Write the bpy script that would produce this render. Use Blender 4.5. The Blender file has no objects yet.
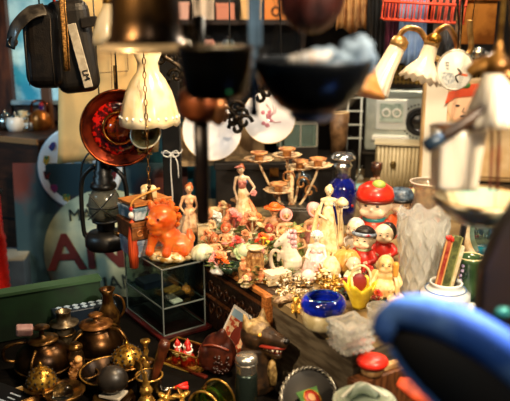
import bpy, bmesh, math, random
from mathutils import Vector, Matrix, Euler, noise
rnd = random.Random(7)
PI = math.pi
sc = bpy.context.scene
col = sc.collection
R = math.radians
ZS = .40    # height of the low side table at the back left
# ---------------------------------------------------------------- camera model
F = 700.0; CZ = 1.5; PITCH = R(15)
FWD = Vector((0, math.cos(PITCH), -math.sin(PITCH))); UP = Vector((0, math.sin(PITCH), math.cos(PITCH))); RT = Vector((1, 0, 0))
def ray(px, py): return FWD + RT*((px-255)/F) + UP*(-(py-200.5)/F)
def onz(px, py, z):
    d = ray(px, py); t = (z-CZ)/d.z
    return Vector((0, 0, CZ)) + d*t
def ony(px, py, Y):
    d = ray(px, py); t = Y/d.y
    return Vector((0, 0, CZ)) + d*t
def unit(p): return (p-Vector((0, 0, CZ))).dot(FWD)/F
# ---------------------------------------------------------------- materials
def lin(c):
    if isinstance(c, str):
        c = [int(c[i:i+2], 16)/255 for i in (0, 2, 4)]
    return tuple((x/12.92 if x <= .04045 else ((x+.055)/1.055)**2.4) for x in c)+(1,)
_mats = {}
def M(c, rough=.5, metal=0, c2=None, sc_=60, bump=0, kind='noise', trans=0, coat=0, glassy=0, sub=0, emit=0, thr=(.4, .6), bsc=None, stretch=(1, 1, 1), tl=0, spec=.5):
    key = (str(c), rough, metal, str(c2), sc_, bump, kind, trans, coat, glassy, sub, emit, thr, bsc, stretch, tl, spec)
    if key in _mats: return _mats[key]
    m = bpy.data.materials.new('mat'); m.use_nodes = True
    nt = m.node_tree; N = nt.nodes; L = nt.links
    b = N['Principled BSDF']; out = N['Material Output']
    b.inputs['Base Color'].default_value = lin(c)
    b.inputs['Roughness'].default_value = rough; b.inputs['Metallic'].default_value = metal
    b.inputs['Transmission Weight'].default_value = trans; b.inputs['Coat Weight'].default_value = coat
    b.inputs['Specular IOR Level'].default_value = spec
    if sub:
        b.inputs['Subsurface Weight'].default_value = sub; b.inputs['Subsurface Radius'].default_value = (1, .6, .4); b.inputs['Subsurface Scale'].default_value = .01
    if emit:
        b.inputs['Emission Color'].default_value = lin(c); b.inputs['Emission Strength'].default_value = emit
    tc = mp = None
    def coords():
        nonlocal tc, mp
        if tc is None:
            tc = N.new('ShaderNodeTexCoord'); mp = N.new('ShaderNodeMapping')
            mp.inputs['Scale'].default_value = stretch
            L.new(tc.outputs['Object'], mp.inputs['Vector'])
        return mp.outputs['Vector']
    if c2 is not None:
        if kind == 'voronoi':
            tx = N.new('ShaderNodeTexVoronoi'); tx.inputs['Scale'].default_value = sc_; o = tx.outputs['Distance']
        elif kind == 'wave':
            tx = N.new('ShaderNodeTexWave'); tx.inputs['Scale'].default_value = sc_; tx.inputs['Distortion'].default_value = 3; tx.inputs['Detail'].default_value = 3; o = tx.outputs['Fac']
        else:
            tx = N.new('ShaderNodeTexNoise'); tx.inputs['Scale'].default_value = sc_; tx.inputs['Detail'].default_value = 4; o = tx.outputs['Fac']
        L.new(coords(), tx.inputs['Vector'])
        rp = N.new('ShaderNodeValToRGB'); rp.color_ramp.elements[0].position = thr[0]; rp.color_ramp.elements[1].position = thr[1]
        rp.color_ramp.elements[0].color = lin(c); rp.color_ramp.elements[1].color = lin(c2)
        L.new(o, rp.inputs['Fac']); L.new(rp.outputs['Color'], b.inputs['Base Color'])
        if emit: L.new(rp.outputs['Color'], b.inputs['Emission Color'])
    if bump:
        tx2 = N.new('ShaderNodeTexNoise'); tx2.inputs['Scale'].default_value = bsc or sc_*2; tx2.inputs['Detail'].default_value = 3
        L.new(coords(), tx2.inputs['Vector'])
        bp = N.new('ShaderNodeBump'); bp.inputs['Strength'].default_value = min(1, bump); bp.inputs['Distance'].default_value = .003*max(1, bump)
        L.new(tx2.outputs['Fac'], bp.inputs['Height']); L.new(bp.outputs['Normal'], b.inputs['Normal'])
    if tl:     # translucent share (opal glass, thin cloth)
        t_ = N.new('ShaderNodeBsdfTranslucent'); t_.inputs['Color'].default_value = lin(c)
        mx = N.new('ShaderNodeMixShader'); mx.inputs['Fac'].default_value = tl
        L.new(b.outputs[0], mx.inputs[1]); L.new(t_.outputs[0], mx.inputs[2]); L.new(mx.outputs[0], out.inputs['Surface'])
    if glassy: # clear panes and crystal: part see-through, part real glass / gloss
        t_ = N.new('ShaderNodeBsdfTransparent'); t_.inputs['Color'].default_value = lin(c)
        mx = N.new('ShaderNodeMixShader'); mx.inputs['Fac'].default_value = glassy
        L.new(b.outputs[0], mx.inputs[1]); L.new(t_.outputs[0], mx.inputs[2]); L.new(mx.outputs[0], out.inputs['Surface'])
    _mats[key] = m
    return m
# ---------------------------------------------------------------- mesh builder
def catmull(pts, n=5, closed=False):
    P = [Vector(p) for p in pts]; out = []
    k = len(P); rng = range(k if closed else k-1)
    for i in rng:
        if closed: p0, p1, p2, p3 = P[i-1], P[i], P[(i+1) % k], P[(i+2) % k]
        else: p0, p1, p2, p3 = P[max(i-1, 0)], P[i], P[i+1], P[min(i+2, k-1)]
        for j in range(n):
            t = j/n
            out.append(.5*((2*p1)+(p2-p0)*t+(2*p0-5*p1+4*p2-p3)*t*t+(3*p1-p0-3*p2+p3)*t**3))
    if not closed: out.append(P[-1])
    return out
class MB:
    def __init__(s): s.bm = bmesh.new(); s.mi = 0; s.X = Matrix()
    def mat(s, i): s.mi = i; return s
    def _v(s, p): return s.bm.verts.new(s.X @ Vector(p))
    def _f(s, vs):
        try:
            f = s.bm.faces.new(vs); f.material_index = s.mi; f.smooth = True; return f
        except ValueError: return None
    def box(s, c, d, rot=None):
        m = Matrix.Translation(c)
        if rot: m = m @ Euler(rot).to_matrix().to_4x4()
        vs = [s._v(m @ Vector((x*d[0]/2, y*d[1]/2, z*d[2]/2))) for x in (-1, 1) for y in (-1, 1) for z in (-1, 1)]
        for q in ((0, 1, 3, 2), (4, 6, 7, 5), (0, 4, 5, 1), (2, 3, 7, 6), (0, 2, 6, 4), (1, 5, 7, 3)):
            f = s._f([vs[i] for i in q])
            if f: f.smooth = False
        return s
    def lathe(s, prof, o=(0, 0, 0), n=24, rot=None, fl=0, fa=0, sx=1, sy=1, zw=0, a0=0, fz=None):
        m = Matrix.Translation(o)
        if rot: m = m @ Euler(rot).to_matrix().to_4x4()
        rings = []
        for k, (r, z) in enumerate(prof):
            if r < 1e-6: rings.append([s._v(m @ Vector((0, 0, z)))]); continue
            ring = []
            for i in range(n):
                a = 2*PI*i/n+a0
                w = 1
                amp = fa if fz is None else fa*fz[k]
                if fl: w = 1+amp*math.cos(fl*a)
                ring.append(s._v(m @ Vector((r*w*math.cos(a)*sx, r*w*math.sin(a)*sy, z+(zw*(fz[k] if fz else 1)*math.cos(fl*a) if zw else 0)))))
            rings.append(ring)
        for A, B in zip(rings, rings[1:]):
            for i in range(n):
                j = (i+1) % n
                if len(A) == 1 and len(B) == 1: break
                if len(A) == 1: s._f([A[0], B[j], B[i]][::-1])
                elif len(B) == 1: s._f([A[i], A[j], B[0]])
                else: s._f([A[i], A[j], B[j], B[i]])
        for rg, fl_ in ((rings[0], True), (rings[-1], False)):
            if len(rg) > 1 and prof[0] != prof[-1]: s._f(rg[::-1] if fl_ else rg)
        return s
    def tube(s, pts, r, n=8, sm=0, closed=False, flat=1):
        if sm: 
            k0 = len(pts); P = catmull(pts, sm, closed)
            if isinstance(r, (list, tuple)):
                rr = []
                for i in range(len(P)):
                    t = i/sm; a = min(int(t), k0-1); b = min(a+1, k0-1); rr.append(r[a]+(r[b]-r[a])*(t-a))
                r = rr
        else: P = [Vector(p) for p in pts]
        k = len(P)
        if not isinstance(r, (list, tuple)): r = [r]*k
        nrm = None; rings = []
        for i in range(k):
            if closed: tg = P[(i+1) % k]-P[i-1]
            else: tg = P[min(i+1, k-1)]-P[max(i-1, 0)]
            if tg.length < 1e-9: tg = Vector((0, 0, 1))
            tg.normalize()
            if nrm is None: nrm = tg.orthogonal().normalized()
            else:
                nrm = nrm-tg*nrm.dot(tg)
                nrm = nrm.normalized() if nrm.length > 1e-6 else tg.orthogonal().normalized()
            bn = tg.cross(nrm)
            rings.append([s._v(P[i]+(nrm*math.cos(2*PI*j/n)+bn*math.sin(2*PI*j/n)*flat)*r[i]) for j in range(n)])
        for i in range(k if closed else k-1):
            A = rings[i]; B = rings[(i+1) % k]
            for j in range(n): s._f([A[j], A[(j+1) % n], B[(j+1) % n], B[j]])
        if not closed: s._f(rings[0][::-1]); s._f(rings[-1])
        return s
    def ell(s, c, r, rot=None, n=12):
        if not isinstance(r, (list, tuple)): r = (r, r, r)
        m = Matrix.Translation(c)
        if rot: m = m @ Euler(rot).to_matrix().to_4x4()
        k = max(4, n//2); rings = []
        for i in range(k+1):
            a = PI*i/k
            if i in (0, k): rings.append([s._v(m @ Vector((0, 0, -r[2]*math.cos(a))))])
            else: rings.append([s._v(m @ Vector((r[0]*math.sin(a)*math.cos(2*PI*j/n), r[1]*math.sin(a)*math.sin(2*PI*j/n), -r[2]*math.cos(a)))) for j in range(n)])
        for A, B in zip(rings, rings[1:]):
            for j in range(n):
                q = (j+1) % n
                if len(A) == 1: s._f([A[0], B[q], B[j]])
                elif len(B) == 1: s._f([A[j], A[q], B[0]])
                else: s._f([A[j], A[q], B[q], B[j]])
        return s
    def chain(s, pts, rs, n=10):     # overlapping balls, meant for a later remesh
        for (a, ra), (b, rb) in zip(zip(pts, rs), zip(pts[1:], rs[1:])):
            a = Vector(a); b = Vector(b); k = max(1, int((b-a).length/(.45*max(min(ra, rb), .01))))
            for i in range(k+1):
                t = i/k; s.ell(a.lerp(b, t), ra+(rb-ra)*t, n=n)
        return s
    def prism(s, pts, y0, y1, rot=None, o=(0, 0, 0)):   # xz polygon pushed along y
        m = Matrix.Translation(o)
        if rot: m = m @ Euler(rot).to_matrix().to_4x4()
        A = [s._v(m @ Vector((x, y0, z))) for x, z in pts]; B = [s._v(m @ Vector((x, y1, z))) for x, z in pts]
        fs = [s._f(A), s._f(B[::-1])]
        k = len(pts)
        for i in range(k): fs.append(s._f([A[i], B[i], B[(i+1) % k], A[(i+1) % k]]))
        for f in fs:
            if f: f.smooth = False
        return s
    def ring(s, c, rad, r, rot=None, n=28, k=8, sx=1, sy=1):
        m = Matrix.Translation(c)
        if rot: m = m @ Euler(rot).to_matrix().to_4x4()
        return s.tube([m @ Vector((rad*sx*math.cos(2*PI*i/n), rad*sy*math.sin(2*PI*i/n), 0)) for i in range(n)], r, k, closed=True)
    def rose(s, c, r, rot=None, layers=3, seed=0):
        m0 = Matrix.Translation(c)
        if rot: m0 = m0 @ Euler(rot).to_matrix().to_4x4()
        q = random.Random(seed)
        for l in range(layers):
            k = 6-l if l < 4 else 3; rad = r*(1-l/layers)*.62; tilt = .5+.45*l
            for i in range(k):
                a = 2*PI*i/k+l*.5+q.uniform(-.1, .1)
                mm = m0 @ Matrix.Rotation(a, 4, 'Z') @ Matrix.Translation((rad, 0, r*.12*l)) @ Matrix.Rotation(-tilt, 4, 'Y')
                old = s.X; s.X = old @ mm
                s.ell((0, 0, 0), (r*.42*(1-.15*l), r*.46*(1-.15*l), r*.1), n=8); s.X = old
        s.ell(m0 @ Vector((0, 0, r*.25)), r*.22, n=8)
        return s
    def leaf(s, a, d, L, w, bend=.3):
        a = Vector(a); d = Vector(d).normalized(); side = d.cross(Vector((0, 0, 1)))
        if side.length < .1: side = Vector((1, 0, 0))
        side.normalize(); up = side.cross(d)
        rows = []
        for i in range(6):
            t = i/5; ww = w*math.sin(PI*min(.97, t*.9+.06)); p = a+d*(L*t)-up*(bend*L*t*t)
            rows.append((s._v(p-side*ww+up*.12*ww), s._v(p-up*.1*w), s._v(p+side*ww+up*.12*ww), s._v(p-up*.25*w)))
        for A, B in zip(rows, rows[1:]):
            s._f([A[0], A[1], B[1], B[0]]); s._f([A[1], A[2], B[2], B[1]]); s._f([A[2], A[3], B[3], B[2]]); s._f([A[3], A[0], B[0], B[3]])
        s._f(rows[0][::-1]); s._f(rows[-1])
        return s
    def roughen(s, amp, f, seed=0):
        for v in s.bm.verts:
            p = v.co*f+Vector((seed*7.1, seed*3.3, 0)); v.co += Vector((noise.noise(p), noise.noise(p+Vector((31, 0, 0))), noise.noise(p+Vector((0, 57, 0)))))*amp
        return s
    def build(s, name, mats, parent=None, u=1.0, remesh=0, smooth=4, bevel=0, sub=0, extra=None, flat=False):
        me = bpy.data.meshes.new(name); bmesh.ops.recalc_face_normals(s.bm, faces=s.bm.faces[:]); s.bm.to_mesh(me); s.bm.free()
        if not isinstance(mats, (list, tuple)): mats = [mats]
        o = bpy.data.objects.new(name, me); col.objects.link(o)
        if remesh or bevel or sub:
            if remesh:
                q = o.modifiers.new('r', 'REMESH'); q.mode = 'VOXEL'; q.voxel_size = remesh; q.use_smooth_shade = True
                if smooth:
                    q = o.modifiers.new('s', 'SMOOTH'); q.iterations = smooth; q.factor = .5
            if bevel:
                q = o.modifiers.new('b', 'BEVEL'); q.width = bevel; q.segments = 5 if bevel > 4 else 2; q.limit_method = 'ANGLE'
            if sub:
                q = o.modifiers.new('u', 'SUBSURF'); q.levels = q.render_levels = sub
            dg = bpy.context.evaluated_depsgraph_get()
            me2 = bpy.data.meshes.new_from_object(o.evaluated_get(dg))
            o.modifiers.clear(); o.data = me2; bpy.data.meshes.remove(me); me = me2; me.name = name
        if extra:
            b2 = bmesh.new(); b2.from_mesh(me); t2 = bpy.data.meshes.new('t'); extra.bm.to_mesh(t2); extra.bm.free(); b2.from_mesh(t2); b2.to_mesh(me); b2.free(); bpy.data.meshes.remove(t2)
        if u != 1.0: me.transform(Matrix.Scale(u, 4))
        me.materials.clear()
        for q in mats: me.materials.append(q)
        if remesh:
            for p in me.polygons: p.use_smooth = True
        if flat:
            for p in me.polygons: p.use_smooth = False
        if parent is not None: o.parent = parent
        return o
def tag(o, label, cat, group=None, kind=None):
    if label: o['label'] = label
    if cat: o['category'] = cat
    if group: o['group'] = group
    if kind: o['kind'] = kind
    return o
class T:
    """a thing: Empty at its base; meshes are written in photo-pixel units of that distance"""
    def __init__(s, name, label, cat, px=None, py=None, z=None, Y=None, p=None, rot=(0, 0, 0), group=None, u=None, kind=None):
        if p is None: p = onz(px, py, z) if z is not None else ony(px, py, Y)
        p = Vector(p)
        s.p = p; s.u = unit(p) if u is None else u
        o = bpy.data.objects.new(name, None); col.objects.link(o); o.location = p; o.rotation_euler = rot; o.empty_display_size = .02
        s.o = tag(o, label, cat, group, kind)
        s.inv = (Matrix.Translation(p) @ Euler(rot).to_matrix().to_4x4()).inverted()
    def part(s, name, mb, mats, parent=None, label=None, **k):
        o = mb.build(name, mats, parent or s.o, s.u, **k)
        if label: o['label'] = label
        return o
    def loc(s, px, py, dy=0):   # the local point seen at a pixel, dy units behind the base
        q = ony(px, py, s.p.y+dy*s.u)
        return (s.inv @ q)/s.u
def solo(name, mb, mats, label, cat, px=None, py=None, z=None, Y=None, p=None, rot=(0, 0, 0), group=None, u=None, kind=None, **k):
    if p is None: p = onz(px, py, z) if z is not None else ony(px, py, Y)
    p = Vector(p)
    o = mb.build(name, mats, None, unit(p) if u is None else u, **k)
    o.location = p; o.rotation_euler = rot
    return tag(o, label, cat, group, kind)
def struct(name, mb, mats, **k):
    o = mb.build(name, mats, None, 1.0, **k); o['kind'] = 'structure'; return o
def text_mesh(body, size, depth, name, mat, parent, loc, rot, ext=(1, 1), bold=0):
    cu = bpy.data.curves.new(name, 'FONT'); cu.body = body; cu.size = size; cu.extrude = depth; cu.align_x = 'CENTER'; cu.align_y = 'CENTER'; cu.offset = bold
    o = bpy.data.objects.new(name, cu); col.objects.link(o)
    dg = bpy.context.evaluated_depsgraph_get(); dg.update()
    me = bpy.data.meshes.new_from_object(o.evaluated_get(dg))
    bpy.data.objects.remove(o); bpy.data.curves.remove(cu)
    me.transform(Matrix.Diagonal((ext[0], ext[1], 1, 1)))
    me.materials.clear(); me.materials.append(mat)
    o = bpy.data.objects.new(name, me); col.objects.link(o); o.location = loc; o.rotation_euler = rot
    if parent is not None: o.parent = parent
    return o
# ---------------------------------------------------------------- common materials
WOODD = M('2a160c', .5, c2='140a06', sc_=30, stretch=(1, 1, 6), bump=.2)
WOODM = M('6b3f20', .45, c2='43240f', sc_=30, stretch=(6, 1, 1), bump=.2)
WOODO = M('c07a3c', .4, c2='8a4d20', sc_=40, stretch=(1, 6, 6))
BLACK = M('0c0b0b', .45)
BLACKM = M('15130f', .35, .8, c2='2a2118', sc_=50)
BRASS = M('d0a04a', .28, .65, c2='7a5420', sc_=60, bump=.15)
BRASSD = M('86602c', .3, .8, c2='3a2410', sc_=40, bump=.15)
BRONZE = M('4a3119', .3, .9, c2='1f130a', sc_=25, bump=.15)
GOLD = M('f0c25a', .25, .6, c2='b8842a', sc_=120, bump=.2)
GOLDF = M('f2c869', .22, .75, c2='a86c1c', sc_=160, bump=.5)
SILVER = M('c9c6be', .25, 1, c2='77726a', sc_=60)
COPPER = M('a8502a', .28, 1, c2='5a2010', sc_=30, bump=.1)
CREAM = M('eeddb4', .4, c2='d6b67e', sc_=80, coat=.3)
IVORY = M('f2e6c8', .35, c2='e0c693', sc_=60, coat=.3)
WHITE = M('e9e6de', .25, coat=.5)
PORC = M('ece2d0', .2, coat=.6)
OPAL = M('f3e9cf', .25, c2='e9d6a8', sc_=25, tl=.35, coat=.3)
OPALW = M('f6eede', .25, tl=.5, coat=.3)
GLASS = M('f2f6f4', .03, trans=1, glassy=.72)
CRYST = M('fafaf6', .04, trans=.62, glassy=.32, coat=1)
SKIN = M('dba87a', .4, coat=.2)
SKINW = M('ecd2b2', .25, coat=.5)
PINK = M('e59a94', .4, coat=.3); RED = M('b8211a', .35, coat=.4); ORANGE = M('e2641c', .35, coat=.3)
PEACH = M('eaa878', .4, c2='d98052', sc_=120, coat=.2)
GREEN = M('5d7a35', .4, coat=.2, c2='39521f', sc_=90); GREENL = M('a9bf8e', .4, coat=.3); DGREEN = M('1f3a22', .4)
BLUEG = M('6b86a0', .35, coat=.3); COBALT = M('101a78', .08, coat=1, c2='0a1050', sc_=30)
YELLOW = M('ecd23a', .35, coat=.3, c2='d9b824', sc_=50)
BROWNL = M('4a1f12', .3, c2='260d07', sc_=30, coat=.4, bump=.2)
LEATHER = M('1b1613', .42, c2='0d0a09', sc_=40, bump=.25, bsc=300)
DARKEYE = M('120c0a', .3)
HAIRB = M('1a130f', .4); HAIRR = M('a85a2c', .4)
# ================================================================= setting, camera, light
cam = bpy.data.cameras.new('camera'); co = bpy.data.objects.new('camera', cam); col.objects.link(co)
co.location = (0, 0, CZ); co.rotation_euler = (R(90)-PITCH, 0, 0)
cam.sensor_width = 36; cam.lens = F/510*36; cam.clip_start = .05
cam.dof.use_dof = True; cam.dof.focus_distance = 1.8; cam.dof.aperture_fstop = 2.7
sc.camera = co
w = bpy.data.worlds.new('world'); sc.world = w; w.use_nodes = True
w.node_tree.nodes['Background'].inputs['Color'].default_value = lin('5f8fa8'); w.node_tree.nodes['Background'].inputs['Strength'].default_value = .065
sc.view_settings.view_transform = 'Standard'; sc.view_settings.look = 'None'; sc.view_settings.gamma = 1; sc.view_settings.use_curve_mapping = False
sc.view_settings.exposure = .35
def lamp(name, kind, loc, energy, colr, size=.1, target=None, spot=None, blend=.5):
    l = bpy.data.lights.new(name, kind); o = bpy.data.objects.new(name, l); col.objects.link(o); o.location = loc; l.energy = energy; l.color = colr
    if kind == 'AREA': l.size = size
    else: l.shadow_soft_size = size
    if kind == 'SPOT': l.spot_size = R(spot); l.spot_blend = blend
    if target is not None: o.rotation_euler = (Vector(target)-Vector(loc)).to_track_quat('-Z', 'Y').to_euler()
    return o
WARM = (1, .74, .44)
lamp('stall_lamp', 'SPOT', (.30, 1.25, 2.55), 102, (1, .71, .40), .03, (.14, 1.95, .85), 62, .6)
lamp('stall_lamp', 'POINT', (-.05, 1.35, 2.25), 9, (1, .70, .40), .025)
lamp('front_lamp', 'SPOT', (-.75, .35, 2.1), 60, (1, .74, .46), .03, (.16, 1.85, .98), 32, .5)
lamp('front_lamp', 'SPOT', (-.75, .35, 2.1), 52, (1, .74, .46), .02, (.12, 1.38, .76), 19, .5)
lamp('shelf_lamp', 'POINT', (.62, 1.95, 2.0), 34, (1, .88, .70), .04)
lamp('shelf_lamp', 'POINT', (-.1, 2.6, 2.0), 15, WARM, .04)
lamp('added_parchment_spot', 'SPOT', (.05, 1.35, 2.1), 62, (1, .70, .38), .03, (-.50, 2.2, 1.32), 45, .6)  # added spot that warms and brightens the parchment
lamp('added_front_fill', 'SPOT', (.62, .25, 1.95), 125, (1, .82, .58), .04, (.30, .98, 1.36), 44, .6)  # added warm spot, brightens the chandelier shades from the camera side
lamp('added_front_fill', 'POINT', (.1, .25, 2.0), 8, (1, .80, .56), .04)  # added warm fill for the pieces hanging near the lens
lamp('added_front_fill', 'SPOT', (-.55, .25, 2.0), 26, (1, .80, .55), .04, (-.14, 1.0, 1.52), 26, .5)  # added spot, brightens the hanging bell and its brim
lamp('added_blue_spot', 'SPOT', (-1.7, 1.5, 1.75), 38, (.45, .78, 1), .2, (-.62, 2.5, 1.0), 52, .6)  # added blue fill spot, brightens the sign board and plate
lamp('added_blue_spot', 'SPOT', (.78, .98, 1.85), 110, (.62, .80, 1), .05, (.24, .66, 1.2), 40, .6)  # added blue spot, brightens the hat brim only

struct('floor', MB().box((0, 1.8, -.02), (5, 6, .04)), M('2a2622', .8, c2='191614', sc_=4))
struct('wall_back', MB().box((0, 3.62, 1.25), (4.2, .04, 2.5)), M('1c130d', .7, c2='0d0a08', sc_=5))
struct('wall_right', MB().box((1.5, 2.4, 1.25), (.04, 2.4, 2.5)), M('0f0c0b', .8))
for i, (Y, z) in enumerate(((.86, 1.72), (1.0, 1.68), (1.9, 1.72), (2.32, 1.72), (2.45, 1.98), (2.70, 1.98))):
    struct('trim_%d' % (i+1), MB().tube([(-1.4, Y, z), (1.48, Y, z)], .012, 10), M('2b2620', .5, .6))

# ---- tables
e = Vector((.525, -.851)); n_ = Vector((.851, .525)); P2 = Vector((.036, 1.549))
q0 = P2+e*(-.65)+n_*.125; q1 = P2+n_*.125; q3 = P2+e*.305; q4 = q3+n_*1.15
t = T('market_table', 'wide market bench with grey plank front carrying the porcelain figurines', 'table', p=(0, 0, 0), u=1.0)
top = [q0, q1, P2, q3, q4, Vector((q4.x, 2.95)), Vector((.02, 2.95)), Vector((.02, 2.45)), Vector((q0.x, 2.45))]
m = MB()
A = [m._v((p.x, p.y, .83)) for p in top]; B = [m._v((p.x, p.y, .85)) for p in top]
m._f(A[::-1]); m._f(B)
for i in range(len(top)): m._f([A[i], A[(i+1) % len(A)], B[(i+1) % len(A)], B[i]])
GREYW = M('6a604e', .6, c2='453b2c', sc_=14, stretch=(1, 1, 5), bump=.15)
t.part('table_top', m, M('94805a', .5, c2='6a5434', sc_=12), flat=True)
def slab(m, a, b, th, z0, z1):   # upright board from a to b, thickness th behind it
    d = (b-a).normalized(); nn = Vector((-d.y, d.x))
    if nn.dot(Vector((.85, .52))) < 0: nn = -nn
    m.box(((a.x+b.x)/2+nn.x*th/2, (a.y+b.y)/2+nn.y*th/2, (z0+z1)/2), ((b-a).length, th, z1-z0), (0, 0, math.atan2(d.y, d.x)))
m = MB(); slab(m, P2+n_*.004, q3+n_*.004, .018, .56, .832); t.part('front_panel', m, GREYW)
m = MB(); slab(m, q3+n_*.02-e*.02, q4-e*.02, .018, .56, .832); t.part('side_panel', m, GREYW)
m = MB(); slab(m, q0+n_*.004, q1+n_*.004, .018, .56, .83); t.part('front_panel', m, GREYW)
for x, y in ((q3.x+.05, q3.y+.10), (q4.x-.05, q4.y+.06), (q4.x-.05, 2.88), (.08, 2.88)):
    t.part('leg', MB().box((x, y, .415), (.05, .05, .83)), GREYW)
# ---- lower tables
t = T('display_table', 'low dark wooden table holding brass pots and lidded vessels', 'table', p=(-.45, 1.5, 0), u=1.0)
def polyslab(pts, z0, z1):
    m = MB(); A = [m._v((x, y, z0)) for x, y in pts]; B = [m._v((x, y, z1)) for x, y in pts]
    m._f(A[::-1]); m._f(B)
    for i in range(len(pts)): m._f([A[i], A[(i+1) % len(A)], B[(i+1) % len(A)], B[i]])
    return m
k0 = q3-n_*.004+e*.012; k3 = q4+e*.012; k1 = q1-n_*.006; k2 = q0-n_*.006
t.part('table_top', polyslab([(-1.3+.45, .98-1.5), (k3.x+.45, .98-1.5), (k3.x+.45, k3.y-1.5), (k0.x+.45, k0.y-1.5), (P2.x-n_.x*.004+.45, P2.y-n_.y*.004-1.5), (k1.x+.45, k1.y-1.5), (k2.x+.45-.03, 2.02-1.5), (-1.3+.45, 2.02-1.5)], .62, .65), M('0d0a08', .9, c2='060504', sc_=12, spec=.08), flat=True)
for x, y in ((-.8, -.46), (1.5, -.46), (-.8, .46), (.1, .46)): t.part('leg', MB().box((x, y, .31), (.05, .05, .62)), WOODD)
t = T('side_table', 'dim low side table under the round painted sign', 'table', p=(-.77, 2.69, 0), u=1.0)
t.part('table_top', MB().box((0, 0, ZS-.0155), (1.1, .82, .03)), M('1a1512', .6))
for x, y in ((-.5, -.36), (.5, -.36), (-.5, .36), (.5, .36)): t.part('leg', MB().box((x, y, (ZS-.03)/2), (.05, .05, ZS-.03)), WOODD)

# ---- carved drawer at the left end of the bench
a = P2+e*(-.405); t = T('carved_drawer', 'dark carved wooden drawer with orange-lit rim at the left of the figurine bench', 'drawer', p=(a.x, a.y, .651), u=1.0, rot=(0, 0, math.atan2(e.y, e.x)))
L_ = .405; H_ = .198
m = MB(); m.box((L_/2, .008, H_/2-.01), (L_-.02, .014, H_-.02)); t.part('front_panel', m, M('24140b', .4, c2='120a06', sc_=60, bump=.6))
m = MB(); m.box((L_/2, .062, H_/2-.01), (L_-.02, .09, H_-.02)); t.part('body', m, WOODD)
t.part('rim', MB().box((L_/2, .003, H_-.006), (L_, .016, .012)), WOODO, bevel=.002); t.part('lid', MB().box((L_/2, .063, H_-.006), (L_, .103, .011)), M('3a2414', .5, c2='24140a', sc_=20))  # orange light along the edge is put into the rim's wood colour
t.part('corner_post', MB().box((L_-.006, -.004, H_/2), (.022, .022, H_+.004)), WOODO, bevel=.003)
for zz, s_ in ((.055, 1), (.125, -1)):
    m = MB()
    for k in range(9):
        x = .025+k*.042; m.tube([(x+.017*math.cos(a_)*(1-a_/9), -.001, zz+.026*s_*math.sin(a_)*(1-a_/9)) for a_ in [j*.5 for j in range(14)]], .003, 5)
    m.box((L_/2, .0005, zz), (L_-.05, .003, .003))
    t.part('carving', m, M('4a2c17', .35, c2='2a170c', sc_=50))
m = MB(); m.box((L_/2, -.002, .09), (L_-.03, .008, .006)); m.box((L_/2, -.002, .165), (L_-.03, .008, .006)); t.part('moulding', m, WOODM)
# ================================================================= figurines on the bench
def small_hand(m, p, d, r):      # palm, four fingers and a thumb
    p = Vector(p); d = Vector(d).normalized(); s = d.cross(Vector((0, 1, .3))).normalized()
    m.ell(p+d*r*.8, (r*.9, r*.6, r*.95), n=8)
    for i, L in enumerate((1.0, 1.25, 1.15, .85)):
        a = p+d*r*1.3+s*(i-1.5)*r*.5; m.tube([a, a+d*r*L*.7, a+d*r*L*1.2+Vector((0, -r*.3, 0))], [r*.27, r*.25, r*.15], 5)
    a = p+d*r*.5-s*r*.7; m.tube([a, a-s*r*.6+d*r*.5, a-s*r*.5+d*r*1.1], [r*.3, r*.26, r*.16], 5)
def face(t, hd, c, r, rz=0, brow=True, lips='b3413a', eyes='241a18', blush=None):
    """painted eyes, brows and mouth on a head at c of radius r, looking along -y turned by rz"""
    q = Matrix.Translation(c) @ Matrix.Rotation(rz, 4, 'Z')
    m = MB(); m.X = q
    for sx in (-1, 1):
        m.mat(0).ell((sx*.33*r, -.86*r, .02*r), (.13*r, .09*r, .075*r), n=8)
        if brow: m.mat(0).tube([(sx*.18*r, -.9*r, .2*r), (sx*.34*r, -.86*r, .26*r), (sx*.5*r, -.76*r, .2*r)], .028*r, 5)
    m.mat(1).ell((0, -.86*r, -.42*r), (.17*r, .1*r, .065*r), n=8)
    t.part('painted_face', m, [M(eyes, .3), M(lips, .3)], parent=hd)
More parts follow.
